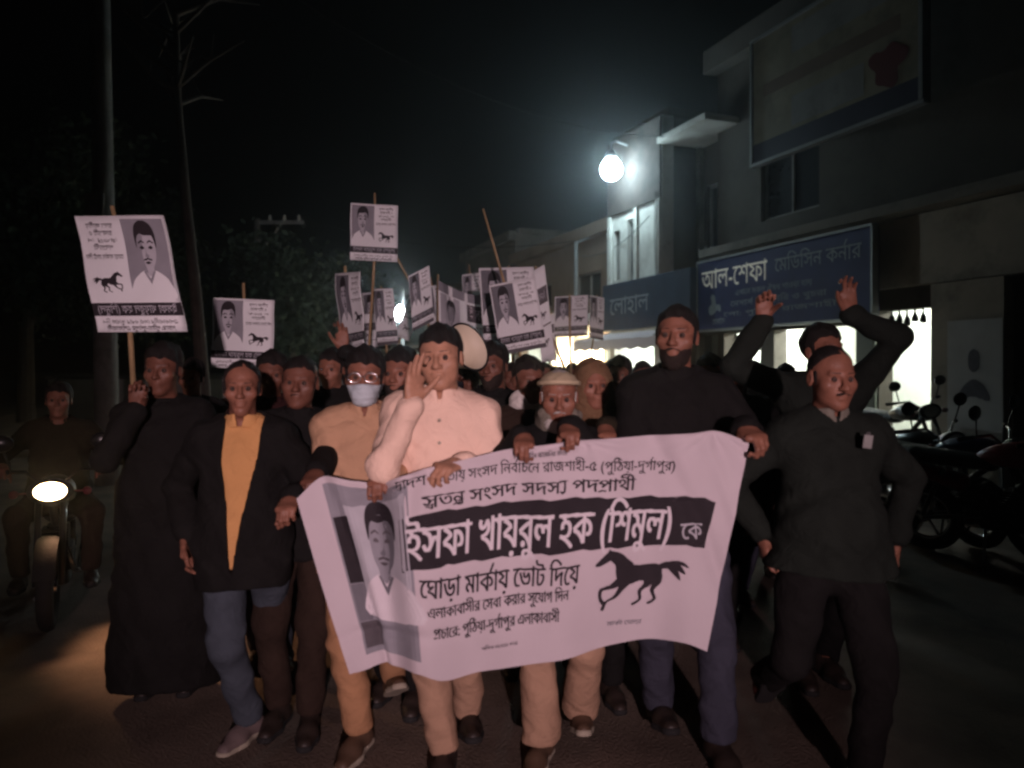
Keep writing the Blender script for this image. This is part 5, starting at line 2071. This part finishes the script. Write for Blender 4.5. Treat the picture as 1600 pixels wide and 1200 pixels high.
# C - shouting man in the pale shirt, right hand cupped at his mouth
C_ = person('shouting man in a pale cream shirt with one hand cupped beside his mouth', W(689, 600, 3.06).x, 3.06, 1.71, radians(2), 1.05, 'skin_a', 'round', 'full', look=(radians(-6), radians(2), radians(-4)),
            fold=.0075, top='shirt', topmat='shirt_cream', lowmat='trousers_beige', shoes='shoe_dark', seed=3, det=2, buttons=True,
            wr={'R': (W(644, 634, 2.78), (.10, .02, 1), (.72, -.68, 0), .13, (-.35, -.5, -1), .012), 'L': (W(722, 722, 2.82), (-.62, -.78, -.12), (-.2, .1, -1), .8, (.6, .3, -1))},
            feet={'L': (.10, .22, 0, -.2, .2), 'R': (.02, -.10, 0.0, 0, -.1)}, lean=.03)
# D - masked man with spectacles
person('man with spectacles and a pale blue face mask holding the banner', W(570, 600, 3.20).x, 3.20, 1.63, radians(10), .90, 'skin_b', 'mid', 'full', look=(radians(-4), radians(4), 0), top='shirt', topmat='shirt_tan',
       lowmat='trousers_tan', shoes='shoe_brown', sole='sole', seed=5, det=2, mask='worn', specs=True,
       wr={'R': (W(548, 850, 2.98), (.1, -.3, -1), (.9, 0, 0), .5), 'L': grip(597, 737, 2.86)}, feet={'R': (-.02, -.10, .01, .05, -.45), 'L': (.12, .30, .06, -.5, .2)})
# B - dark open jacket over yellow shirt
person('man in an open dark jacket over a yellow shirt beside the banner', W(380, 600, 3.16).x, 3.16, 1.58, radians(6), 1.0, 'skin_b', 'lean', 'receding', look=(radians(8), radians(2), 0), top='jacket', topmat='cloth_black',
       under='shirt_yellow', low='jeans', lowmat='jeans_blue', shoes='shoe_pale', sole='sole', seed=8, det=2, hem=.66,
       wr={'L': grip(457, 777, 2.87), 'R': (W(292, 832, 3.12), (.15, -.25, -1), (.9, -.3, .1), .35, (-.6, .6, -.3))}, feet={'R': (.01, .07, .0, .06, -.5), 'L': (.07, .46, .08, -.6, .25)})
# E - old man with cap
person('old man in a cream cap and grey scarf with a mask under his chin', W(873, 600, 3.16).x, 3.16, 1.54, radians(-2), 1.0, 'skin_b', 'round', 'receding', 'hair_grey', beard='moustache', beardmat='hair_grey', look=(0, radians(8), 0),
       top='coat', topmat='cloth_black', low='wide', lowmat='trousers_beige', shoes='shoe_brown', sole='sole', cover='cap', covermat='cap_cream', scarf='scarf_grey', mask='chin', seed=11, det=2, hem=.62,
       wr={'R': grip(818, 680, 2.84, 1.0), 'L': grip(888, 664, 2.86, 1.0)}, feet={'R': (-.07, -.12, .0, .08, -.35), 'L': (.09, .10, .03, -.25, .1)})
# F - tall man in black
person('tall bearded man in a black jacket holding the banner\'s right corner', W(1056, 600, 3.22).x, 3.22, 1.81, radians(-4), .98, 'skin_b', 'mid', 'short', beard='beard', look=(radians(-16), 0, radians(2)), top='jacket', topmat='cloth_black',
       low='jeans', lowmat='jeans_dark', shoes='shoe_dark', seed=14, det=2,
       wr={'R': (W(985, 860, 2.98), (.1, -.3, -1), (.9, 0, 0), .5), 'L': grip(1163, 668, 2.87, .9, (.15, -1, -.3))}, feet={'R': (-.06, .10, .02, -.2, .1), 'L': (.14, -.20, .0, .05, .2)})
# G - dark kurta with badge
G_ = person('man in a long dark green kurta striding at the right end of the row', W(1296, 600, 2.88).x, 2.88, 1.63, radians(4), 1.06, 'skin_b', 'round', 'receding', beard='moustache', look=(radians(2), radians(6), 0), top='kurta', topmat='cloth_green',
            lowmat='cloth_black', shoes='sandal_red', seed=17, det=2, hem=.80, collar='scarf_grey',
            feet={'L': (.08, -.10, 0, 0, .1), 'R': (-.10, .38, .16, -.75, -.05)}, wr={'R': (W(1190, 832, 2.95), (.1, -.2, -1), (.9, 0, 0), .5), 'L': (W(1398, 842, 3.0), (-.05, .1, -1), (-.9, 0, 0), .5)})
bdg = thing('badge', 'small pale badge pinned on the dark kurta of the striding man', 'badge', W(1356, 690, 2.715))
MB().box((-.016, -.003, -.024), (.016, .003, .024), Matrix.Rotation(.15, 4, 'Y'), bev=.002).build('card', M['billgrey'], bdg)
MB().box((-.008, -.006, .024), (.008, .002, .034)).build('clip', M['chrome'], bdg)
# H - both arms raised
person('man behind the striding one with both fists raised above his head', W(1284, 600, 3.75).x, 3.75, 1.755, 0, 1.02, 'skin_b', 'mid', 'full', look=(radians(20), radians(-4), 0), top='jacket', topmat='cloth_green', lowmat='cloth_black', seed=20, det=1,
       wr={'R': (W(1193, 500, 3.62), (.02, -.05, 1), (0, -1, 0), 1.25, (-.9, .1, -.5), .05), 'L': (W(1328, 492, 3.62), (-.15, -.05, 1), (0, -1, 0), .35, (.9, .1, -.5), .05)})
# A - dark robed figure at the left
person('dim figure in a long dark robe under the largest placard on the left', W(256, 600, 3.62).x, 3.62, 1.66, radians(6), 1.05, 'skin_c', 'mid', 'full', look=(0, radians(4), 0), top='robe', topmat='cloth_black', lowmat='cloth_black', seed=23, det=1,
       wr={'R': (W(208, 640, 3.40), (0, -.1, 1), (0, -1, .0), 1.15, (-.7, .2, -1)), 'L': None} if False else {'R': (W(214, 640, 3.42), (.1, -.05, 1), (.3, -1, 0), 1.15, (-.7, .2, -1))})

# the crowd behind: (u of head, distance, height, head turn, top, colour, skin, hair/cover, extras, label)
CROWD = [
    (626, 3.62, 1.64, -8, 'jacket', 'cloth_brown', 'skin_b', 'full', dict(beard='full'), 'bearded man looking out between the masked man and the shouting man'),
    (425, 4.00, 1.63, 10, 'jacket', 'cloth_maroon', 'skin_c', 'full', {}, 'dim man in maroon just behind the open-jacketed man\'s shoulder'),
    (470, 3.42, 1.60, 4, 'jacket', 'cloth_black', 'skin_c', 'short', 'holdL', 'dim moustached man between the yellow-shirted and masked men'),
    (519, 4.75, 1.66, -6, 'jacket', 'cloth_black', 'skin_b', 'full', 'raiseL', 'man behind the masked man raising one open hand by the edge-on placard'),
    (770, 4.15, 1.68, -12, 'jacket', 'cloth_black', 'skin_c', 'full', dict(beard='beard'), 'dark bearded man directly behind the shouting man\'s shoulder'),
    (826, 3.85, 1.60, 14, 'jacket', 'cloth_brown', 'skin_c', 'full', dict(scarf='shirt_white'), 'man with a hanging white scarf behind the old man with the cap'),
    (926, 3.66, 1.58, 6, 'coat', 'cloth_olive', 'skin_b', 'hood', dict(covermat='shawl_brown', hold=True), 'person wrapped in a brown head shawl behind the old man with the cap'),
    (967, 5.10, 1.62, -10, 'jacket', 'cloth_black', 'skin_c', 'full', {}, 'dark-haired man left of the tall bearded man, against the warm shop light'),
    (1004, 6.00, 1.60, 8, 'jacket', 'cloth_navy', 'skin_c', 'short', {}, 'short man half hidden behind the tall bearded man\'s left side'),
    (1108, 4.40, 1.62, -4, 'jacket', 'cloth_black', 'skin_b', 'full', {}, 'man with a reddish face right behind the tall bearded man'),
    (1150, 5.00, 1.61, 12, 'kurta', 'cloth_green', 'skin_c', 'full', {}, 'man in dark green before the bright pharmacy, left of the raised fists'),
    (1228, 5.60, 1.58, -8, 'jacket', 'cloth_black', 'skin_c', 'short', {}, 'short man between the raised fists, before the bright pharmacy'),
    (732, 5.00, 1.62, 5, 'jacket', 'cloth_navy', 'skin_c', 'full', 'mega', 'man lifting the cream megaphone behind the shouting man'),
    (688, 6.30, 1.60, -5, 'jacket', 'cloth_brown', 'skin_c', 'full', {}, 'far marcher hidden behind the shouting man\'s head'),
    (590, 5.60, 1.58, 7, 'jacket', 'cloth_green', 'skin_c', 'full', {}, 'marcher under the bluish placards behind the masked man'),
    (556, 6.70, 1.58, -3, 'jacket', 'cloth_black', 'skin_c', 'short', {}, 'marcher holding up the highest placard'),
    (650, 7.30, 1.60, -3, 'jacket', 'cloth_black', 'skin_c', 'full', {}, 'marcher holding the dim grey placard on its long stick'),
    (800, 6.35, 1.58, 0, 'jacket', 'cloth_maroon', 'skin_c', 'full', {}, 'marcher in maroon holding the large front placard'),
    (850, 7.10, 1.60, 6, 'jacket', 'cloth_black', 'skin_c', 'short', {}, 'marcher carrying the tilted white strip placard'),
    (894, 8.90, 1.60, 0, 'jacket', 'cloth_navy', 'skin_c', 'full', {}, 'marcher carrying the pale grey placard before the warm shop light'),
    (607, 7.75, 1.60, 2, 'jacket', 'cloth_black', 'skin_c', 'full', {}, 'marcher holding the bluish placard, third from the left end'),
    (684, 8.55, 1.58, 2, 'jacket', 'cloth_black', 'skin_c', 'short', {}, 'marcher holding the pale placard with the black foot band'),
    (858, 8.35, 1.58, 0, 'jacket', 'cloth_brown', 'skin_c', 'full', {}, 'marcher holding the lowest white strip placard'),
    (382, 5.35, 1.58, 0, 'jacket', 'cloth_brown', 'skin_c', 'full', {}, 'marcher under the placard above the yellow-shirted man'),
    (765, 8.05, 1.60, 0, 'jacket', 'cloth_navy', 'skin_c', 'full', {}, 'marcher carrying the right pole of the second banner'),
    (679, 8.05, 1.60, 0, 'jacket', 'cloth_black', 'skin_c', 'short', {}, 'marcher carrying the left pole of the second banner'),
    (955, 7.60, 1.62, 4, 'jacket', 'cloth_black', 'skin_c', 'full', {}, 'distant marcher left of the pale awning'),
    (1060, 7.20, 1.60, 4, 'jacket', 'cloth_brown', 'skin_c', 'full', {}, 'distant marcher hidden behind the tall bearded man'),
    (300, 4.90, 1.60, 6, 'jacket', 'cloth_black', 'skin_c', 'full', {}, 'dark marcher between the robed figure and the open-jacketed man'),
]
for k, (u, Y, H, tr, top, tm, sk, hr, ex, lab) in enumerate(CROWD):
    kw = {}
    wr = {}
    x = W(u, 600, Y).x
    if ex == 'raiseL':
        wr = {'L': (W(536, 548, Y - .15), (-.05, -.05, 1), (0, -1, 0), .35, (.9, .2, -.5), .04)}
    elif ex == 'mega':
        wr = {'R': (W(716, 590, 4.15) + Vector((0, .16, .02)), (0, -.3, 1), (0, -1, 0), 1.1, (-.8, .2, -1))}
    elif ex == 'holdL':
        wr = {'L': grip(492, 744, 2.88)}
        kw = dict(beard='moustache')
    elif isinstance(ex, dict):
        kw = dict(ex)
        if kw.pop('hold', False):
            wr = {'L': grip(922, 664, 2.87)}
    if 'holding' in lab or 'carrying' in lab:
        wr = {'R': (Vector((x - .06, Y - .26, 1.22)), (.1, -.1, 1), (.2, -1, 0), 1.15, (-.6, .3, -1)), 'L': (Vector((x + .03, Y - .26, 1.05)), (-.1, -.1, 1), (-.2, -1, 0), 1.15, (.6, .3, -1))}
    if hr == 'hood':
        kw['cover'] = 'hood'
    person(lab, x, Y, H, radians(tr * .4), 1.0 + .04 * sin(k * 2.1), sk, ('mid', 'lean', 'round')[k % 3], hr if hr != 'hood' else 'full', look=(radians(tr), radians(2), radians(3 * sin(k))), top=top, topmat=tm, lowmat=('cloth_black', 'jeans_dark', 'cloth_brown')[k % 3],
           seed=30 + k, det=1 if Y < 5.3 else 0, wr=wr, group=None, **kw)

# far heads: copies of two marchers, too deep in the dark to tell apart
protos = [o for o in COL.objects if o.get('label') in ('distant marcher left of the pale awning', 'far marcher hidden behind the shouting man\'s head')]
for k, (u, Y) in enumerate(((745, 9.8), (785, 10.6), (815, 9.2), (838, 11.4), (874, 10.4), (908, 11.2), (935, 9.4), (985, 8.8), (1015, 9.6), (1045, 8.6), (1128, 7.4), (1180, 8.2), (640, 10.4), (705, 11.0), (578, 9.6), (545, 8.8))):
    c = copy_tree(protos[k % 2])
    c.location = (W(u, 600, Y).x, Y, 0)
    c.rotation_euler = (0, 0, radians(12 * sin(k * 1.7)))
    sc_ = .96 + .05 * sin(k * 2.3)
    c.scale = (sc_, sc_, sc_)
    tag(c, 'distant marcher whose dark head is lost in the packed crowd under the placards', 'person', 'distant marchers deep in the crowd')

# rider on the lit motorcycle
RM = Matrix.Translation(ML.location) @ Matrix.Rotation(ML.rotation_euler.z, 4, 'Z') @ Matrix.Scale(.88, 4)
rp = RM @ Vector((0, .26, 0))
person('rider bent over the lit motorcycle at the left edge', rp.x, rp.y, 1.62, ML.rotation_euler.z, 1.0, 'skin_b', 'mid', 'full', top='jacket', topmat='cloth_olive', lowmat='cloth_brown', seed=70, det=1, sit=True, hem=.62, lean=.10, z0=.05,
       wr={'R': (RM @ Vector((-.33, -.16, 1.07)), RM.to_3x3() @ Vector((.2, -1, -.15)), RM.to_3x3() @ Vector((0, .2, -1)), .95, (-.9, .2, -.6)), 'L': (RM @ Vector((.33, -.16, 1.07)), RM.to_3x3() @ Vector((-.2, -1, -.15)), RM.to_3x3() @ Vector((0, .2, -1)), .95, (.9, .2, -.6))},
       feet={'R': (-.20, -.30, .10, 0, -.1), 'L': (.20, -.30, .10, 0, .1)})


# ------------------------------------------------------------------ night haze round the lamps
HZ = 0.0048
mb = MB().box((-60, -10, -1.2), (60, 75, 12))
hz = mb.build('haze', None)
tag(hz, kind='stuff')
m = bpy.data.materials.new('haze')
m.use_nodes = True
nt = m.node_tree
nt.nodes.clear()
pv = nt.nodes.new('ShaderNodeVolumePrincipled')
pv.inputs['Color'].default_value = (.80, .84, .86, 1)
pv.inputs['Density'].default_value = HZ
pv.inputs['Anisotropy'].default_value = 0.88
ou = nt.nodes.new('ShaderNodeOutputMaterial')
nt.links.new(pv.outputs[0], ou.inputs['Volume'])
hz.data.materials.append(m)
SC.cycles.volume_step_rate = 5
